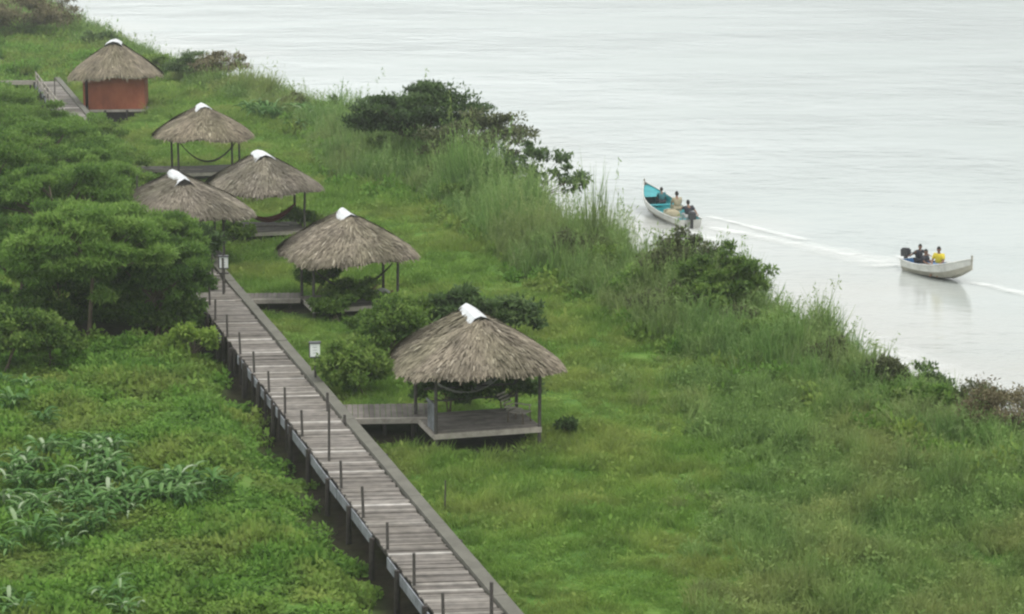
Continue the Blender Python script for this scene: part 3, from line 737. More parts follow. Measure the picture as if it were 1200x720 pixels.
# ------------------------------------------------------------------ boats
def skiff(loc, rz, length, beam, inner, label, pitch=0.0, bow_rise=.55, stripe=None):
    t = empty('motor_skiff', loc, rz, label, 'boat', 'motor skiffs on the river'); t.rotation_euler = (pitch, 0, rz)
    n = 17; sec = []
    def st(u):   # u 0 stern .. 1 bow ; +y is forward
        y = -length / 2 + length * u
        hb = beam / 2 * (.80 + .35 * math.sin(min(u, .55) / .55 * 1.57)) * (1 - max(0, (u - .5) / .5) ** 2.4) / 1.12
        sheer = .44 + bow_rise * max(0, (u - .3) / .7) ** 2.4 + .10 * max(0, (.35 - u) / .35) ** 2
        keel = -.12 + .55 * max(0, (u - .66) / .34) ** 2.2
        return y + .25 * max(0, (u - .8) / .2) ** 2, max(.012, hb), sheer, keel
    def ring(u, ins=0.0, floor=None):
        y, hb, sh, ke = st(u); hb = max(.006, hb - ins); ke2 = ke if floor is None else max(floor, ke + .06)
        return [Vector((-hb, y, sh)), Vector((-hb * .93, y, (sh + ke2) * .5)), Vector((-hb * .72, y, ke2 + .08)), Vector((0, y, ke2)),
                Vector((hb * .72, y, ke2 + .08)), Vector((hb * .93, y, (sh + ke2) * .5)), Vector((hb, y, sh))]
    mb = MB(); A_ = [ring(i / (n - 1)) for i in range(n)]; vs = [p for r_ in A_ for p in r_]
    for i in range(n - 1):
        for k in range(6):
            mb.add([A_[i][k], A_[i][k + 1], A_[i + 1][k + 1], A_[i + 1][k]], [(0, 1, 2, 3)], mi=1 if k in (1, 2, 3, 4) else 0)
    mb.add(A_[0], [tuple(range(7))]); mb.build('hull', [M['hull'], M['hull_low']], t, smooth=False)
    mb = MB(); B_ = [ring(i / (n - 1) * .965 + .01, .05, .04) for i in range(n)]
    for i in range(n - 1):
        for k in range(6): mb.add([B_[i][k], B_[i + 1][k], B_[i + 1][k + 1], B_[i][k + 1]], [(0, 1, 2, 3)])
    mb.add(B_[0], [tuple(range(7))[::-1]]); mb.build('inner_lining', inner, t)
    for s in (0, 6):
        mb = MB(); mb.tube([A_[i][s] + Vector((0, 0, .01)) for i in range(n)], .035, 6); mb.build('gunwale', M['hull'], t, smooth=True)
    for u in (.22, .42, .62):
        y, hb, sh, ke = st(u); mb = MB(); mb.box((0, y, sh - .16), (2 * hb - .12, .26, .04)); mb.build('bench', inner if u > .3 else M['grey_in'], t)
    y, hb, sh, ke = st(.999); mb = MB(); mb.box((0, y + .01, sh + .03), (.07, .07, .28)); mb.box((0, y - .02, (sh + ke) / 2), (.06, .08, sh - ke)); mb.build('stem_post', M['hull_low'], t)
    y, hb, sh, ke = st(.84); mb = MB(); D = [st(u) for u in (.76, .84, .90, .96)]
    for i in range(3):
        a_, b_ = D[i], D[i + 1]; mb.add([(-a_[1] + .04, a_[0], a_[2] - .05), (a_[1] - .04, a_[0], a_[2] - .05), (b_[1] - .04 if b_[1] > .06 else .01, b_[0], b_[2] - .05), (-b_[1] + .04 if b_[1] > .06 else -.01, b_[0], b_[2] - .05)], [(0, 1, 2, 3)])
    mb.build('foredeck', inner, t)
    # outboard motor
    ys = -length / 2; mb = MB()
    mb.box((0, ys - .22, .78), (.30, .42, .34)); mb.box((0, ys - .22, .97), (.22, .32, .08)); m_ = mb.build('outboard_motor', M['dark_metal'], t)
    mb = MB(); mb.box((0, ys - .22, .25), (.10, .18, .85)); mb.box((0, ys - .26, -.16), (.06, .34, .08)); mb.build('motor_leg', M['dark_metal'], m_)
    mb = MB(); mb.tube([(.02, ys - .02, .82), (.16, ys + .55, .86)], .022, 6); mb.build('tiller', M['dark_metal'], m_)
    return t
def heading(p, q): d = q - p; return math.atan2(-d.x, d.y)
# skiff one: bow up left, away
s1s, s1b = un(809, 262, WZ + .25), un(756, 237, WZ + .25)
c1 = (s1s + s1b) / 2; L1 = (s1b - s1s).length; h1 = heading(s1s, s1b)
b1 = skiff(Vector((c1.x, c1.y, WZ + .12)), h1, L1, 1.75, M['teal'], 'white skiff with teal interior carrying three people, heading away', R(3.0), .6)
def onboat(b, x, y, z): return Matrix.Translation(b.location) @ b.rotation_euler.to_matrix().to_4x4() @ Vector((x, y, z))
person('person in dark helmsman clothes sitting at the stern of the teal skiff', onboat(b1, .15, -L1 * .40, .55), h1, 'helm', M['cloth_dark'], M['cloth_pale'], sc=1.1)
person('person in beige shirt sitting amidships in the teal skiff', onboat(b1, .25, -L1 * .12, .55), h1, 'sit', M['cloth_beige'], M['cloth_beige'], sc=1.15)
person('person in dark teal shirt sitting near the bow of the teal skiff', onboat(b1, .2, L1 * .2, .42), h1, 'sit', M['cloth_teal'], M['cloth_dark'], sc=1.0)
def cargo(name, loc, rz, size, m, label, cat):
    t = empty(name, loc, rz, label, cat); mb = MB(); n = 8; rg = random.Random(name)
    vs = []; sx, sy, sz = size
    for j, (z, k) in enumerate(((0, .95), (.4, 1.0), (.8, .85), (1.0, .45))):
        for i in range(12):
            a = 2 * math.pi * i / 12; q = (abs(math.cos(a)) ** 4 + abs(math.sin(a)) ** 4) ** -.25
            vs.append((math.cos(a) * q * sx / 2 * k * rg.uniform(.9, 1.08), math.sin(a) * q * sy / 2 * k * rg.uniform(.9, 1.08), z * sz))
    fs = [(j * 12 + i, j * 12 + (i + 1) % 12, (j + 1) * 12 + (i + 1) % 12, (j + 1) * 12 + i) for j in range(3) for i in range(12)] + [tuple(range(36, 48))]
    mb.add(vs, fs); mb.build('bundle', m, t, smooth=True); mb = MB(); mb.tube([(-sx * .52, 0, .02), (-sx * .4, 0, sz * .93), (0, 0, sz * 1.02), (sx * .4, 0, sz * .93), (sx * .52, 0, .02)], .018, 5); mb.build('tie_rope', M['rope'], t)
    return t
cargo('cargo_bundle', onboat(b1, -.2, -L1 * .17, .16), h1, (.8, 1.3, .42), M['cloth_beige'], 'beige wrapped bundle lying amidships in the teal skiff', 'bundle')
# skiff two: bow to the right
s2s, s2b = un(1068, 314, WZ + .2), un(1138, 328, WZ + .2)
s2s, s2b = un(1065, 311, WZ + .2), un(1135, 329, WZ + .2)
c2 = (s2s + s2b) / 2; L2 = (s2b - s2s).length; h2 = heading(s2s, s2b)
b2 = skiff(Vector((c2.x, c2.y, WZ + .14)), h2, L2, 1.45, M['blue'], 'white skiff with blue interior and upturned prow at the far right', R(3.5), .5)
person('person in yellow shirt and blue trousers sitting high in the middle of the blue skiff', onboat(b2, .05, .15, .44), h2 - R(60), 'sit', M['cloth_yellow'], M['cloth_blue'], sc=1.15)
person('person in dark clothes steering at the stern of the blue skiff', onboat(b2, -.1, -L2 * .36, .5), h2, 'helm', M['cloth_dark'], M['cloth_dark'])
person('person in black shirt sitting low behind the yellow shirted one', onboat(b2, .15, -L2 * .20, .34), h2 + R(20), 'sit', M['cloth_dark'], M['cloth_pale'])
cargo('cargo_bundle', onboat(b2, .0, L2 * .22, .15), h2, (.7, .8, .42), M['cloth_blue'], 'blue wrapped bundle lying forward in the blue skiff', 'bundle')

# foam trails
def strip(name, pts, widths, m, z, label):
    n = len(pts); c = 9; vs = []; fs = []; ed = []
    rg = np.random.default_rng(4)
    for i, p in enumerate(pts):
        d = (pts[min(i + 1, n - 1)] - pts[max(i - 1, 0)]).normalized(); s = Vector((-d.y, d.x, 0))
        for k in range(c):
            u = k / (c - 1) * 2 - 1; q = p + s * u * widths[i]; hgt = .03 * (1 - u * u) + .02 * math.sin(i * 1.3 + k) * (1 - u * u)
            vs.append((q.x, q.y, z + max(.006, hgt + .01))); ed.append((1 - abs(u) ** 1.5) * (1 if 0 < i < n - 1 else 0))
    for i in range(n - 1):
        for k in range(c - 1): fs.append((i * c + k, i * c + k + 1, (i + 1) * c + k + 1, (i + 1) * c + k))
    me = bpy.data.meshes.new(name); me.from_pydata(vs, [], fs); me.materials.append(m)
    a = me.attributes.new('edge', 'FLOAT', 'POINT'); a.data.foreach_set('value', ed); me.polygons.foreach_set('use_smooth', [True] * len(fs))
    o = link(name, me); return tag(o, label, 'foam', None, 'stuff')
def path(pxs, step=1.0):
    P = [un(a, b, WZ) for a, b in pxs]; out = []
    for i in range(len(P) - 1):
        k = max(1, int((P[i + 1] - P[i]).length / step))
        out += [P[i].lerp(P[i + 1], j / k) for j in range(k)]
    return out + [P[-1]]
pt = path([(806, 264), (835, 268), (880, 276), (930, 286), (1000, 300), (1062, 316)])
strip('boat_wake', pt, [min(.6 + i * .16, 3.4) for i in range(len(pt))], M['foam'], WZ, 'broad white foamy wake trailing right from the teal skiff')
pt = path([(812, 254), (832, 255), (862, 262), (900, 272), (950, 284)], .6)
strip('boat_wake', pt, [.35 + .03 * i for i in range(len(pt))], M['foam'], WZ + .02, 'curling wave crest beside the stern of the teal skiff')
pt = path([(762, 244), (775, 255), (800, 270), (840, 286)], .6)
strip('boat_wake', pt, [.5 + .03 * i for i in range(len(pt))], M['foam'], WZ + .03, 'foam along the bank side of the teal skiff')
pt = path([(1128, 330), (1165, 337), (1200, 346), (1260, 362)], .6)
strip('boat_wake', pt, [min(.5 + i * .05, 1.4) for i in range(len(pt))], M['foam'], WZ + .012, 'white streak of old wake ahead of the blue skiff prow')
pt = path([(1046, 299), (1063, 305)], .4)
strip('boat_wake', pt, [.5] * len(pt), M['foam'], WZ + .01, 'small white foam patch behind the blue skiff stern')
pt = [Vector((SHx[i] * (1 - f_) + SHx[i + 1] * f_, SHy[i] * (1 - f_) + SHy[i + 1] * f_, 0)) for i in range(6, len(SHx) - 2) for f_ in np.linspace(0, 1, 14)[:-1]]
pt2 = [p + Vector((3.4, 2.6, 0)) for p in pt]
strip('shore_foam', pt2, [3.0] * len(pt2), M['foam2'], WZ, 'broken white foam line lapping against the reedy bank')

# ------------------------------------------------------------------ trees and shrubs
def make_crown(rng, rx, ry, rz, cz, nclump, nleaf, L_, W_, flat=.55, cr=.30, up=.5, droop=0., hollow=.45):
    pos = []; tone = []; cen = []
    for i in range(nclump):
        d = rng.normal(size=3); d[2] = abs(d[2]) * .9 - .25; d /= np.linalg.norm(d)
        r_ = rng.uniform(hollow, 1.0) ** .6 * rng.uniform(.82, 1.08)
        c = np.array([d[0] * rx, d[1] * ry, d[2] * rz]) * r_ + [0, 0, cz]; cen.append(c)
        s = cr * rng.uniform(.6, 1.35) * np.array([rx, ry, max(rz, .5 * rx) * flat]); k = int(nleaf * rng.uniform(.6, 1.4))
        u = rng.normal(size=(k, 3)); u /= np.linalg.norm(u, axis=1)[:, None]; u *= (rng.random(k) ** .45)[:, None]
        pos.append(c + u * s); tone.append(np.clip(rng.normal(.45 + rng.uniform(-.3, .3), .20, k), 0, 1))
    pos = np.concatenate(pos); tone = np.concatenate(tone)
    V, Q = leaf_quads(rng, pos, L_, W_, up, droop)
    return V, Q, tone, cen
def plant(name, loc, seed, rx, ry, rz, cz, m, label, cat, group=None, nclump=40, nleaf=150, L_=.14, W_=.06, trunk=.09, flat=.55, cr=.30, up=.5, droop=0., parts=('crown', 'trunk'), forks=1, hollow=.45):
    rng = np.random.default_rng(seed); t = empty(name, loc, 0, label, cat, group)
    V, Q, tone, cen = make_crown(rng, rx, ry, rz, cz, nclump, nleaf, L_, W_, flat, cr, up, droop, hollow)
    link(parts[0], np_mesh(parts[0], V, Q, tone, m), t)
    mb = MB(); rg = random.Random(seed)
    for s in range(forks):
        b0 = Vector((rg.uniform(-.15, .15) * forks, rg.uniform(-.15, .15) * forks, -.35)); hh = max(.25, cz - rz * .45)
        top = Vector((rg.uniform(-.12, .12) * rx, rg.uniform(-.1, .1) * ry, hh))
        mid = b0.lerp(top, .5) + Vector((rg.uniform(-.1, .1), rg.uniform(-.1, .1), 0)) * rx * .4
        mb.tube([b0, mid, top], [trunk, trunk * .8, trunk * .6], 7)
        for c in cen[s::forks][:max(8, 26 // forks)]:
            c = Vector(c); m2 = top.lerp(c, .5) + Vector((rg.uniform(-.1, .1) * rx, rg.uniform(-.1, .1) * rx, rg.uniform(0, .12) * rz))
            mb.tube([top, m2, c], [trunk * .5, trunk * .3, trunk * .12], 5)
    mb.build(parts[1], M['bark'], t)
    return t
def at(px, py, dz=0.0):
    p = un(px, py, GZ); return Vector((p.x, p.y, ground_at(p.x, p.y) + dz))
G1 = 'feathery leaved trees left of the boardwalk'
AC = dict(L_=.24, W_=.06, flat=.40, cr=.23, up=.8, hollow=.65)
plant('acacia_tree', at(106, 396), 1, 2.9, 2.4, 1.9, 3.3, M['acacia2'], 'front feathery tree with slim pale trunk over brown earth', 'tree', G1, 85, 620, trunk=.10, **AC)
plant('acacia_tree', at(188, 388), 2, 1.9, 2.0, 1.8, 2.3, M['acacia'], 'darker feathery tree leaning to the boardwalk, right of the slim pale trunk', 'tree', G1, 60, 560, trunk=.12, forks=2, **AC)
plant('acacia_tree', at(30, 378), 3, 2.6, 2.2, 2.2, 2.6, M['acacia'], 'dark dense feathery tree at left frame edge beside the front tree', 'tree', G1, 70, 600, trunk=.14, **AC)
plant('acacia_tree', at(75, 315), 4, 3.6, 3.0, 2.3, 2.6, M['acacia2'], 'broad mid green feathery tree directly behind the front tree', 'tree', G1, 76, 560, trunk=.14, **AC)
plant('acacia_tree', at(-20, 300), 5, 3.8, 3.2, 2.8, 2.9, M['acacia'], 'large feathery tree cut by the left frame edge, above the dark dense one', 'tree', G1, 70, 540, trunk=.16, **AC)
plant('acacia_tree', at(50, 232), 6, 3.9, 3.2, 2.2, 2.2, M['acacia2'], 'low wide feathery tree below the far bright walkway', 'tree', G1, 70, 520, trunk=.14, **AC)
plant('acacia_tree', at(-8, 195), 7, 4.2, 3.4, 2.5, 2.3, M['acacia'], 'highest feathery tree at left frame edge below the pale far walkway', 'tree', G1, 66, 480, trunk=.14, **AC)
plant('acacia_tree', at(104, 252), 8, 2.3, 2.2, 1.6, 1.9, M['acacia2'], 'small pale feathery tree left of the half hidden hut roof', 'tree', G1, 54, 480, trunk=.09, **AC)
plant('acacia_tree', at(172, 338), 9, 2.5, 2.0, 1.6, 2.3, M['acacia2'], 'feathery tree covering the eaves of the half hidden hut', 'tree', G1, 54, 500, trunk=.09, **AC)
plant('acacia_tree', at(44, 188), 10, 3.0, 2.8, 1.6, 1.4, M['acacia2'], 'low feathery tree closest below the bright railed far walkway', 'tree', G1, 50, 420, trunk=.12, **AC)
for i_, (a_x, a_y, r_x, lb_) in enumerate(((86, 176, 1.3, 'weedy shrub covering the boardwalk well below the bright far railing'), (108, 184, 1.3, 'shrub overgrowing the boardwalk above the slender dark pole'),
        (140, 232, 1.3, 'shrub hiding the boardwalk left of the half hidden hut'), (62, 166, 1.0, 'pale weedy shrub left of the lower end of the bright far railing'), (112, 212, 1.2, 'shrub below the slender dark pole left of the huts'))):
    plant('shrub', at(a_x, a_y), 70 + i_, r_x, 1.5, .9, .9, M['bush'] if i_ % 2 else M['acacia2'], lb_, 'shrub', 'leafy shrubs around the huts', 34, 220, L_=.2, W_=.09, flat=.7, cr=.3, up=.7, forks=3, parts=('leaves', 'stems'), trunk=.04)
G2 = 'leafy shrubs around the huts'
BU = dict(L_=.17, W_=.10, flat=.8, cr=.30, up=.6, forks=3, parts=('leaves', 'stems'), trunk=.04)
plant('shrub', at(226, 418), 20, .95, .8, .95, 1.1, M['lime'], 'small lime green shrub at the left edge of the boardwalk under trees', 'shrub', G2, 24, 120, **BU)
plant('shrub', at(15, 430), 21, 1.6, 1.2, 1.1, 1.3, M['bush'], 'pale leafed bush at the left frame edge in front of the trees', 'shrub', G2, 40, 160, **BU)
plant('shrub', at(60, 425), 22, 1.0, .9, .7, .9, M['bush'], 'low round bush left of the bare earth under the trees', 'shrub', G2, 28, 130, **BU)
plant('shrub', at(416, 462), 23, 1.15, 1.1, 1.1, 1.1, M['bush'], 'dense rounded bush just left of the nearest hut', 'shrub', G2, 44, 200, **BU)
plant('shrub', at(455, 440), 24, 1.3, 1.2, 1.3, 1.5, M['bush'], 'bush tucked against the left eave of the nearest hut', 'shrub', G2, 40, 190, **BU)
plant('shrub', at(485, 415), 25, 1.4, 1.2, .9, 1.5, M['bush'], 'yellowish leafy bush behind the left slope of the nearest roof', 'shrub', G2, 34, 160, **BU)
plant('shrub', at(540, 415), 26, 1.2, 1.0, .8, 1.8, M['dark_leaf'], 'dark leafy shrub rising behind the ridge of the nearest roof', 'shrub', G2, 30, 140, L_=.26, W_=.13, flat=.6, cr=.3, up=1, forks=3, parts=('leaves', 'stems'), trunk=.04)
plant('shrub', at(600, 412), 27, 1.2, 1.0, .7, 1.5, M['dark_leaf'], 'dark leafy shrub behind the right slope of the nearest roof', 'shrub', G2, 28, 120, L_=.26, W_=.13, flat=.6, cr=.3, up=1, forks=3, parts=('leaves', 'stems'), trunk=.04)
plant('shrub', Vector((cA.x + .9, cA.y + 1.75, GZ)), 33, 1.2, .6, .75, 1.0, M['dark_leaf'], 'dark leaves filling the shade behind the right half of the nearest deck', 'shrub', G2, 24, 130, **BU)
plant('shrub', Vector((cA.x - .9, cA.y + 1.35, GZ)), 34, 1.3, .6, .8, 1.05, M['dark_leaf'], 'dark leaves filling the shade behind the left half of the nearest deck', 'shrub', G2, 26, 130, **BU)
plant('shrub', at(392, 378), 35, 1.0, .5, .45, .55, M['bush'], 'vines trailing over the front deck edge of the second nearest hut', 'shrub', G2, 22, 120, **BU)
plant('shrub', at(436, 392), 36, .9, .6, .5, .5, M['bush'], 'low leafy clump between the second nearest hut and the nearest roof', 'shrub', G2, 22, 120, **BU)
plant('shrub', at(376, 352), 28, 1.0, .9, .8, .9, M['bush'], 'vine covered bush under the left eave of second nearest hut', 'shrub', G2, 30, 140, **BU)
plant('shrub', at(415, 368), 29, 1.2, 1.0, .6, .7, M['bush'], 'low leafy vines in front of the second nearest hut', 'shrub', G2, 30, 130, **BU)
plant('shrub', at(352, 276), 37, 1.0, .5, .45, .6, M['bush'], 'low bush at the right front corner of the hut with dark red hammock', 'shrub', G2, 20, 110, **BU)
plant('shrub', at(280, 286), 38, .9, .5, .45, .6, M['bush'], 'low bush at the left front corner of the hut with dark red hammock', 'shrub', G2, 20, 110, **BU)
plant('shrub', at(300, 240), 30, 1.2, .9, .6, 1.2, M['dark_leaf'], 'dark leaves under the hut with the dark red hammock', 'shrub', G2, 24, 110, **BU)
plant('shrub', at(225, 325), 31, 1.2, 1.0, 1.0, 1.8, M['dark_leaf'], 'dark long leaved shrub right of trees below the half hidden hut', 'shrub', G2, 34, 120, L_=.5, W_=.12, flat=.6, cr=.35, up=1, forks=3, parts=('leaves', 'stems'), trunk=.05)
plant('shrub', at(664, 512), 32, .35, .3, .3, .35, M['dark_leaf'], 'small dark clump of leaves at the right foot of the nearest hut', 'shrub', G2, 12, 50, **BU)
DK = dict(L_=.2, W_=.09, flat=.6, cr=.32, up=.8, forks=4, parts=('leaves', 'stems'), trunk=.05)
for i_, (a_x, a_y, r_x, r_z, lb_) in enumerate(((205, 384, 1.3, 1.3, 'dark bush against the left side of the boardwalk behind the lime green shrub'), (165, 374, 1.5, 1.2, 'dark undergrowth bush right of the slim pale trunk'),
        (75, 372, 1.5, 1.1, 'dark undergrowth bush left of the slim pale trunk'), (125, 362, 1.6, 1.2, 'dark bush directly behind the slim pale trunk'), (30, 392, 1.5, 1.0, 'dark bush at the left end of the bare earth'), (228, 352, 1.0, 1.3, 'dark bush beside the boardwalk under the darker feathery tree'))):
    plant('shrub', at(a_x, a_y), 140 + i_, r_x, 1.2, r_z, 1.0, M['acacia'], lb_, 'shrub', 'dark undergrowth beneath the trees', 34, 230, **DK)
G3 = 'bushes growing along the river bank'
SHB = dict(parts=('leaves', 'stems'), forks=3, trunk=.06)
plant('bank_tree', at(494, 206), 40, 4.1, 2.4, 2.3, 2.9, M['dark_leaf'], 'dark spreading tree on the bank, widest and darkest against the water', 'tree', None, 110, 240, L_=.24, W_=.11, flat=.42, cr=.24, up=1.2, forks=3, trunk=.12, hollow=.35)
plant('bank_shrub', at(560, 226), 41, 2.8, 2.0, 1.9, 2.7, M['brush'], 'olive shrub between the dark spreading tree and the gappy twiggy shrub', 'shrub', G3, 40, 160, L_=.22, W_=.12, flat=.5, cr=.28, up=1, **SHB)
plant('bank_shrub', at(628, 246), 42, 2.7, 1.8, 2.1, 3.5, M['dark_leaf'], 'gappy shrub with separate leaf tufts leaning out over the water', 'shrub', G3, 75, 40, L_=.28, W_=.15, flat=.35, cr=.15, up=1.4, hollow=.6, **SHB)
plant('bank_shrub', at(842, 388), 43, 2.1, 1.5, 1.45, 1.7, M['bush'], 'dark green bush on the bank below the teal skiff', 'shrub', G3, 70, 110, L_=.22, W_=.09, flat=.5, cr=.2, up=.8, hollow=.35, **SHB)
plant('bank_shrub', at(800, 368), 44, 1.6, 1.2, 1.4, 1.9, M['brush'], 'rusty olive bush left of the dark green one below the teal skiff', 'shrub', G3, 36, 160, L_=.2, W_=.08, flat=.7, cr=.3, up=.8, **SHB)
plant('bank_shrub', at(262, 104), 45, 2.2, 1.8, 1.2, 1.6, M['brown'], 'brownish twiggy shrub on the bank right of the red walled hut', 'shrub', G3, 34, 110, L_=.24, W_=.10, flat=.6, cr=.28, up=.8, **SHB)
plant('bank_shrub', at(226, 100), 46, 2.0, 1.8, 1.1, 1.3, M['dark_leaf'], 'green shrub left of the brownish twiggy one on the far bank', 'shrub', G3, 34, 120, L_=.24, W_=.10, flat=.6, cr=.28, up=.8, **SHB)
plant('bank_shrub', at(185, 92), 47, 1.8, 1.6, .9, .9, M['bush'], 'low shrub on the bank just behind the red walled hut roof', 'shrub', G3, 28, 100, L_=.24, W_=.10, flat=.6, cr=.28, up=.8, **SHB)
plant('bank_shrub', at(26, 48), 48, 5.0, 3.4, 2.2, 1.8, M['brown'], 'wide brownish thicket in the top left corner', 'shrub', G3, 50, 150, L_=.34, W_=.13, flat=.6, cr=.26, up=.8, **SHB)
plant('bank_shrub', at(73, 38), 49, 1.4, 1.2, 2.4, 3.0, M['brown'], 'thin almost bare sapling at the top left against the water', 'shrub', G3, 30, 30, L_=.26, W_=.12, flat=.5, cr=.2, up=.8, **SHB)
plant('bank_shrub', at(1185, 522), 50, 1.8, 1.5, .95, 1.1, M['brown'], 'reddish brown twiggy shrub at the right frame edge by the water', 'shrub', G3, 60, 80, L_=.14, W_=.05, flat=.9, cr=.25, up=.5, parts=('leaves', 'stems'), forks=7, trunk=.025, hollow=.3)
plant('bank_shrub', at(1150, 500), 53, 1.0, 1.0, .6, .7, M['brush'], 'low olive shrub just left of the reddish brown twiggy one', 'shrub', G3, 40, 80, L_=.14, W_=.05, flat=.9, cr=.25, up=.5, parts=('leaves', 'stems'), forks=6, trunk=.02, hollow=.3)
rgs = random.Random(12)
for i_, (a_x, a_y) in enumerate(((420, 178), (450, 205), (520, 228), (535, 252), (590, 268), (630, 300), (665, 296), (680, 330), (722, 340), (745, 366), (775, 392), (815, 398), (868, 404), (900, 425), (930, 418), (965, 444), (1000, 452), (1035, 470), (1060, 490), (1100, 500), (350, 140), (385, 150))):
    sz = rgs.uniform(.7, 1.25) * (1 if a_x < 920 else .62)
    plant('reed_shrub', at(a_x, a_y), 160 + i_, sz * 1.2, sz, sz * .9, sz, M[('brush', 'bush', 'brush', 'bush', 'acacia2')[i_ % 5]], 'small bush standing among the tall reeds of the bank', 'shrub', 'small bushes among the reeds', 22, 110, L_=.18, W_=.07, flat=.8, cr=.32, up=.6, parts=('leaves', 'stems'), forks=4, trunk=.03, hollow=.3)
plant('bank_shrub', at(118, 62), 51, 1.6, 1.3, .8, 1.0, M['dark_leaf'], 'small dark bush left of the red walled hut roof peak', 'shrub', G3, 24, 90, L_=.24, W_=.1, flat=.6, cr=.28, up=.8, **SHB)
plant('bank_shrub', at(1075, 452), 52, 1.2, 1.0, .7, 1.0, M['dark_leaf'], 'dark leafy bush at the water edge on the right', 'shrub', G3, 30, 110, L_=.2, W_=.09, flat=.6, cr=.3, up=.8, **SHB)

for i_ in range(11):
    a_ = w_end - 33 - i_ * 4.2; p_ = W0 + WD * a_ + WX * (.5 + .5 * math.sin(i_ * 2.1))
    plant('shrub', Vector((p_.x, p_.y, GZ)), 90 + i_, 1.5, 1.9, .75, 1.1, M['bush'] if i_ % 3 else M['acacia2'], 'weedy shrub sprawling over the overgrown far stretch of the boardwalk', 'shrub', 'shrubs sprawling over the far boardwalk', 26, 200, L_=.2, W_=.09, flat=.7, cr=.32, up=.7, forks=3, parts=('leaves', 'stems'), trunk=.04)
# broad leaved plants
def broadleaf(seed, n=16, h=.9, L_=.7, W_=.22, name='leaves'):
    rng = np.random.default_rng(seed); vs = []; qs = []; tn = []
    for i in range(n):
        a = rng.uniform(0, 6.28); e = rng.uniform(.5, 1.35); c0 = np.array([rng.normal() * .15, rng.normal() * .15, 0]); L2_ = L_ * rng.uniform(.7, 1.25)
        hor = np.array([math.cos(a), math.sin(a), 0]); sd = np.array([-math.sin(a), math.cos(a), 0]); p = c0 + [0, 0, h * rng.uniform(.35, .75)] + hor * .12; ang = e; prev = None
        t0 = rng.normal(.52, .27)
        for j in range(6):
            u = j / 5; wv = W_ * math.sin(math.pi * (u * .86 + .1)) ** .8 * .5 if j < 5 else .004
            row = [p - sd * wv + [0, 0, .04], p, p + sd * wv + [0, 0, .04]]
            b = len(vs); vs += row
            if j: qs += [(b - 3, b - 2, b + 1, b), (b - 2, b - 1, b + 2, b + 1)]; tn += [t0 + .12, t0 - .08]
            p = p + (hor * math.cos(ang) + np.array([0, 0, 1]) * math.sin(ang)) * L2_ / 5; ang -= .38
        b = len(vs); st = c0; tp_ = vs[b - 18 + 1]
        vs += [st - sd * .012, st + sd * .012, tp_ + sd * .012, tp_ - sd * .012]; qs.append((b, b + 1, b + 2, b + 3)); tn.append(.2)
    return np_mesh(name, np.array(vs), np.array(qs), np.array(tn), M['pale'])
bl = [broadleaf(s, 22, .75, .60, .12) for s in (1, 2, 3, 4)]
rg = random.Random(8)
cl = [(20, 560), (45, 545), (62, 528), (88, 515), (104, 536), (128, 548), (75, 560), (50, 590), (20, 600), (105, 575), (140, 572), (168, 560), (195, 566), (225, 580), (248, 572), (212, 590), (35, 628), (8, 640), (70, 612),
      (6, 700), (20, 716), (150, 595), (115, 520), (60, 560), (90, 590), (30, 535), (8, 575), (180, 585), (5, 440), (30, 448), (12, 470), (130, 700), (150, 712)]
cl += [(rg.gauss(85, 45), rg.gauss(550, 26)) for _ in range(34)] + [(rg.gauss(200, 30), rg.gauss(572, 9)) for _ in range(8)]
for i, (px, py) in enumerate(cl):
    p = at(px, py + 12); o = link('broad_leaf_plant', bl[i % 4]); o.location = p; o.rotation_euler = (0, 0, rg.uniform(0, 6.28)); s = rg.uniform(.6, 1.15); o.scale = (s, s, s)
    tag(o, 'pale broad leaved plant among the weeds at lower left', 'plant', 'pale broad leaved plants at lower left')
for i in range(16):
    p = at(rg.uniform(283, 385), rg.uniform(140, 160)); o = link('broad_leaf_plant', bl[i % 4]); o.location = p; o.rotation_euler = (0, 0, rg.uniform(0, 6.28)); s = rg.uniform(1.1, 1.6); o.scale = (s, s, s)
    tag(o, 'pale broad leaved plant on the far lawn behind the huts', 'plant', 'pale broad leaved plants on far lawn')

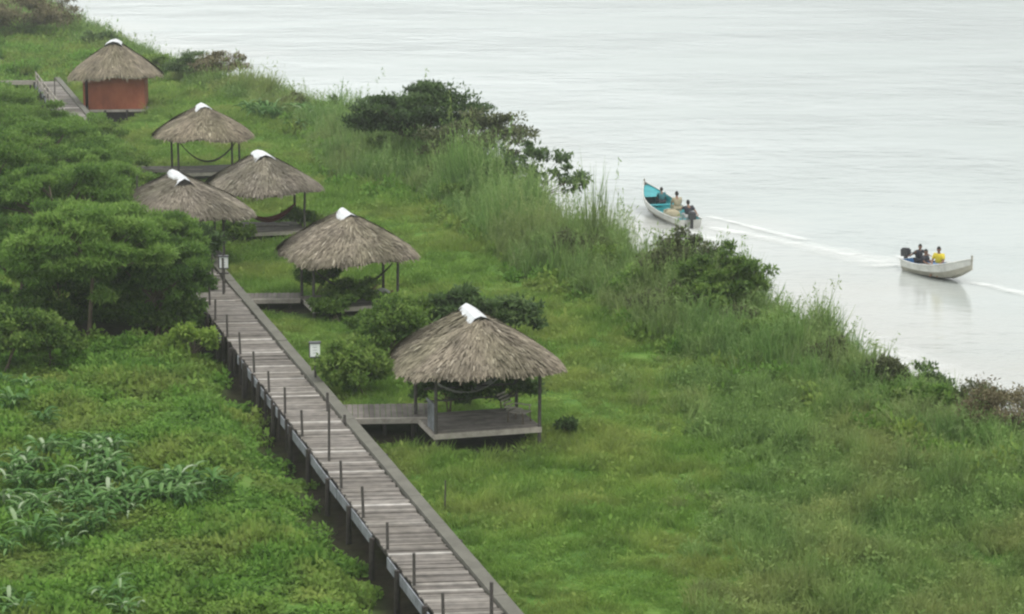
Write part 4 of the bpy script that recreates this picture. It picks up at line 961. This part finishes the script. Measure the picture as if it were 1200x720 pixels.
# ------------------------------------------------------------------ ground cover (instanced stuff)
def tuft(seed, n, rad, h, w, bend, m, name, leafy=0, seedhead=0):
    rng = np.random.default_rng(seed)
    a = rng.uniform(0, 6.28, n); r_ = np.sqrt(rng.random(n)) * rad; b = np.stack([np.cos(a) * r_, np.sin(a) * r_, np.full(n, -.06)], 1)
    d = rng.normal(size=(n, 2)); hh = h * rng.uniform(.55, 1.15, n) * (1 - .35 * (r_ / rad) ** 2); dx = np.stack([d[:, 0], d[:, 1], np.zeros(n)], 1) * bend * hh[:, None]
    yaw = rng.uniform(0, 6.28, n); s = np.stack([np.cos(yaw), np.sin(yaw), np.zeros(n)], 1) * w * rng.uniform(.6, 1.3, n)[:, None] * .5
    up = np.array([0, 0, 1.]) * hh[:, None]
    p1 = b + up * .55 + dx * .3; p2 = b + up * (1 - .25 * bend) + dx
    V = np.stack([b - s, b + s, p1 + s * .9, p1 - s * .9, p2 + s * .12, p2 - s * .12], 1).reshape(-1, 3)
    i0 = np.arange(n)[:, None] * 6; Q = np.concatenate([i0 + [0, 1, 2, 3], i0 + [3, 2, 4, 5]], 1).reshape(-1, 4)
    tone = np.repeat(np.clip(rng.normal(.5, .22, n), 0, 1), 2)
    if leafy:
        k = leafy; a = rng.uniform(0, 6.28, k); r_ = np.sqrt(rng.random(k)) * rad * 1.1
        pos = np.stack([np.cos(a) * r_, np.sin(a) * r_, h * (1 - .5 * (r_ / rad) ** 2) * rng.random(k) ** .5], 1)
        V2, Q2 = leaf_quads(rng, pos, .15, .085, .9); Q = np.concatenate([Q, Q2 + len(V)]); V = np.concatenate([V, V2]); tone = np.concatenate([tone, np.clip(rng.normal(.5, .2, k), 0, 1)])
    if seedhead:
        k = seedhead; ii = rng.integers(0, n, k); tip = p2[ii]
        for q in range(9):
            V2, Q2 = leaf_quads(rng, tip + rng.normal(size=(k, 3)) * [.03, .03, .10], .12, .03, .2); Q = np.concatenate([Q, Q2 + len(V)]); V = np.concatenate([V, V2]); tone = np.concatenate([tone, rng.uniform(.6, .92, k)])
    return np_mesh(name, V, Q, tone, m)
def instancer(name, P, rot, scl, idx, protos, label, cat):
    pc = bpy.data.collections.new(name + '_pieces')
    for i, me in enumerate(protos):
        o = bpy.data.objects.new('%s_piece_%s' % (name, 'abcdefgh'[i]), me); pc.objects.link(o)
    me = bpy.data.meshes.new(name); me.vertices.add(len(P)); me.vertices.foreach_set('co', P.astype(np.float32).ravel())
    a = me.attributes.new('rot', 'FLOAT_VECTOR', 'POINT'); a.data.foreach_set('vector', rot.astype(np.float32).ravel())
    a = me.attributes.new('scl', 'FLOAT_VECTOR', 'POINT'); a.data.foreach_set('vector', scl.astype(np.float32).ravel())
    a = me.attributes.new('idx', 'INT', 'POINT'); a.data.foreach_set('value', idx.astype(np.int32))
    o = link(name, me); tag(o, label, cat, None, 'stuff')
    ng = bpy.data.node_groups.new(name, 'GeometryNodeTree')
    ng.interface.new_socket('Geometry', in_out='INPUT', socket_type='NodeSocketGeometry'); ng.interface.new_socket('Geometry', in_out='OUTPUT', socket_type='NodeSocketGeometry')
    n = ng.nodes; l = ng.links; gi = n.new('NodeGroupInput'); go = n.new('NodeGroupOutput'); ip = n.new('GeometryNodeInstanceOnPoints'); ci = n.new('GeometryNodeCollectionInfo')
    ci.inputs['Collection'].default_value = pc; ci.inputs['Separate Children'].default_value = True; ci.inputs['Reset Children'].default_value = True
    def na(nm, ty):
        q = n.new('GeometryNodeInputNamedAttribute'); q.data_type = ty; q.inputs['Name'].default_value = nm; return next(s for s in q.outputs if s.enabled and s.name == 'Attribute')
    l.new(gi.outputs[0], ip.inputs['Points']); l.new(ci.outputs[0], ip.inputs['Instance']); ip.inputs['Pick Instance'].default_value = True
    l.new(na('idx', 'INT'), ip.inputs['Instance Index']); l.new(na('rot', 'FLOAT_VECTOR'), ip.inputs['Rotation']); l.new(na('scl', 'FLOAT_VECTOR'), ip.inputs['Scale']); l.new(ip.outputs[0], go.inputs[0])
    md = o.modifiers.new('scatter', 'NODES'); md.node_group = ng
    return o
rs = np.random.default_rng(77)
def candidates(rho, ymax=330, ymin=50, pw=1.15):
    """ground points, thinner with distance"""
    ys = np.linspace(ymin, ymax, 400); out = []
    wid = 2 * (.225 * ys + 5); dens = rho * (ys / 75.) ** (-pw); cum = np.cumsum(wid * dens) * (ys[1] - ys[0]); tot = int(cum[-1])
    y = np.interp(rs.random(tot) * cum[-1], cum, ys); x = rs.uniform(-1, 1, tot) * (.225 * y + 5); return x, y
def interp_px(px, table):
    return np.interp(px, [a for a, b in table], [b for a, b in table])
# inner edge of the tall bank growth, pixel row of the ground for each pixel column
REEDIN = [(-200, 60), (60, 40), (150, 72), (215, 96), (270, 116), (330, 134), (370, 165), (390, 208), (440, 218), (498, 232), (560, 278), (601, 316), (700, 350), (755, 394), (832, 430), (900, 446), (1000, 485), (1060, 510), (1120, 545), (1300, 660)]
def zones(x, y):
    z = ground_z(x, y); sd = shore_sd(x, y); a, q = wq(x, y); dep = y * math.cos(TH) + (H - GZ) * math.sin(TH)
    px = 600 + F * x / dep; py = 360 - F * (y * math.sin(TH) - (H - GZ) * math.cos(TH)) / dep
    return z, sd, a, q, px, py
HUTS = [(h_.location.x, h_.location.y, 1.75 if h_ is not hF else 2.2) for h_ in (hA, hB, hC, hD, hE, hF)]
def clear(x, y):
    ok = np.ones(len(x), bool)
    for (hx, hy, r_) in HUTS: ok &= ~((np.abs(x - hx) < r_) & (y > hy - r_ - .75) & (y < hy + r_ - .4))
    for (p0, ln, dp) in ((un(400, 492), 2.75, 2.1), (un(276, 352), 2.6, 1.5), (un(128, 199), 5.2, 1.5)):
        ok &= ~((x > p0.x - .2) & (x < p0.x + ln + .2) & (y > p0.y - .9) & (y < p0.y + dp))
    return ok
def scatter(name, mask_fn, rho, protos, s0, label, cat, hfn=None, tilt=.15, ymax=330, grow=.45, pw=1.15):
    x, y = candidates(rho, ymax, pw=pw); z, sd, a, q, px, py = zones(x, y)
    k = mask_fn(x, y, sd, a, q, px, py) & clear(x, y) & (sd > .2); x, y, z, px, py, sd = x[k], y[k], z[k], px[k], py[k], sd[k]
    n = len(x); s = s0 * rs.uniform(.7, 1.25, n) * (np.maximum(y, 60) / 75.) ** grow; hs = np.ones(n) if hfn is None else np.maximum(.42, hfn(x, y, px, py, sd))
    rot = np.stack([rs.normal(size=n) * tilt, rs.normal(size=n) * tilt, rs.uniform(0, 6.28, n)], 1)
    print(name, n)
    return instancer(name, np.stack([x, y, z], 1), rot, np.stack([s, s, s * hs * rs.uniform(.8, 1.2, n)], 1), rs.integers(0, len(protos), n), protos, label, cat)
def voidF(x, y): return ~((np.abs(x + 29.3) < 2.0) & (np.abs(y - 160.5) < 5.5))
def off_walk(a, q): return ~((q > -.72 - .3 * np.sin(a * .7) - .3 * np.sin(a * 2.3)) & (q < WW + .05) & (a < w_end + 1))
def dirt(x, y): return (((x - tp.x) / 4.3) ** 4 + ((y - tp.y) / 1.9) ** 4) > 1
def patch(x, y, f=.3, ph=0): return np.sin(x * f + ph) * np.sin(y * f * .8 + 1.3 * ph) + .6 * np.sin(x * f * 2.3 + y * f * 1.9 + ph) + .4 * np.sin(x * f * 5.1 - y * f * 4.2)
inner = lambda px: interp_px(px, REEDIN)
is_rough = lambda px, py: (px > np.interp(py, [440, 500, 600, 720], [790, 850, 860, 850]) + 22 * np.sin(py * .05) + rs.normal(size=len(px)) * 32)
lawnP = [tuft(s, 90, .40, h_, .022, .5, M['lawn'], 'grass_tuft', leafy=lf) for s, h_, lf in ((1, .22, 0), (2, .30, 10), (3, .26, 0), (4, .48, 0))]
weedP = [tuft(s, 26, .36, .30, .028, .5, M['weed'], 'weed_tuft', leafy=70) for s in (5, 6, 7, 8)]
roughP = [tuft(s, n_, .38, h_, .028, .38, M['rough'], 'herb_tuft', leafy=lf, seedhead=1) for s, n_, h_, lf in ((9, 80, .60, 14), (10, 60, .50, 40), (11, 70, .85, 0))]
reedP = [tuft(s, 60, .45, 1.55, .036, .22, M['reed'], 'reed_tuft', seedhead=h_) for s, h_ in ((12, 2), (13, 5), (14, 0), (15, 9))]
reedP.append(tuft(16, 14, .5, 1.9, .03, .16, M['reed'], 'reed_tuft', leafy=0, seedhead=6))
scatter('lawn_grass', lambda x, y, sd, a, q, px, py: off_walk(a, q) & (q > 0) & voidF(x, y) & (py > inner(px) - 4 + rs.normal(size=len(px)) * 5) & ~is_rough(px, py), 8.0, lawnP, 1.0,
        'soft short yellow green grass between boardwalk and bank', 'grass', hfn=lambda x, y, px, py, sd: 1 + .35 * patch(x, y, .35, 1.))
scatter('weed_cover', lambda x, y, sd, a, q, px, py: off_walk(a, q) & ((q < 0) | (a > w_end)) & dirt(x, y) & (py > inner(px) - 4), 7.0, weedP, 1.05,
        'dense leafy green weeds left of the boardwalk', 'weeds', hfn=lambda x, y, px, py, sd: 1.05 + .5 * patch(x, y, .55, 2.))
scatter('rough_herbs', lambda x, y, sd, a, q, px, py: (q > 0) & is_rough(px, py) & (py > inner(px) - 6) & (py > 425), 6.5, roughP, 1.0,
        'coarse grey green herbs and grass at lower right', 'herbs', hfn=lambda x, y, px, py, sd: 1.0 + .3 * patch(x, y, .6, .4))
scatter('reed_bed', lambda x, y, sd, a, q, px, py: (py < inner(px) + 8) & (px > 330) , 5.0, reedP, 1.0,
        'tall reeds and cane grass growing along the river bank', 'reeds', hfn=lambda x, y, px, py, sd: np.interp(px, [330, 400, 470, 560, 660, 760, 900, 1000, 1100, 1250], [.65, 1.05, 1.3, 1.55, 1.55, 1.35, 1.2, .85, .6, .6]) * np.clip(.55 + .45 * (inner(px) + 8 - py) / 30, .45, 1) * (1 + .38 * patch(x, y, .55, 3.)), grow=.2, pw=.7)
scatter('bank_weeds', lambda x, y, sd, a, q, px, py: (py < inner(px) + 6) & (px <= 345), 5.0, roughP, 1.15,
        'bushy weeds along the far bank behind the red walled hut', 'weeds', hfn=lambda x, y, px, py, sd: 1.2 + .4 * patch(x, y, .4, 2.), pw=.8)
# undergrowth inside the bank growth so the soil never shows
scatter('bank_undergrowth', lambda x, y, sd, a, q, px, py: (py < inner(px) + 18) & (px > 330) & (sd > 2.2), 3.0, weedP, 1.1,
        'low leafy growth at the foot of the reeds', 'weeds', hfn=lambda x, y, px, py, sd: 1.4 + .4 * patch(x, y, .4, 5.), pw=.9)

# person lounging behind the vines of the second hut
pB = un(437, 352, -.1)
person('person in pale grey clothes with dark hair lounging under the second nearest hut', Vector((pB.x, pB.y, .1)), R(-75), 'recline', M['cloth_pale'], M['cloth_pale'])

# ------------------------------------------------------------------ thin river haze
mb = MB(); mb.box((-100, 300, 15), (1400, 1300, 60)); hz = mb.build('haze', M['foam'])
hm = bpy.data.materials.new('haze_air'); hm.use_nodes = True; hn = hm.node_tree.nodes; hn.remove(hn['Principled BSDF'])
pv = hn.new('ShaderNodeVolumePrincipled'); pv.inputs['Color'].default_value = (.93, .95, .97, 1); pv.inputs['Density'].default_value = .00035; pv.inputs['Anisotropy'].default_value = .2
hm.node_tree.links.new(pv.outputs[0], hn['Material Output'].inputs['Volume']); hz.data.materials.clear(); hz.data.materials.append(hm); tag(hz, 'thin pale haze over the whole river bank', 'haze', None, 'stuff')
SC.cycles.volume_bounces = 1
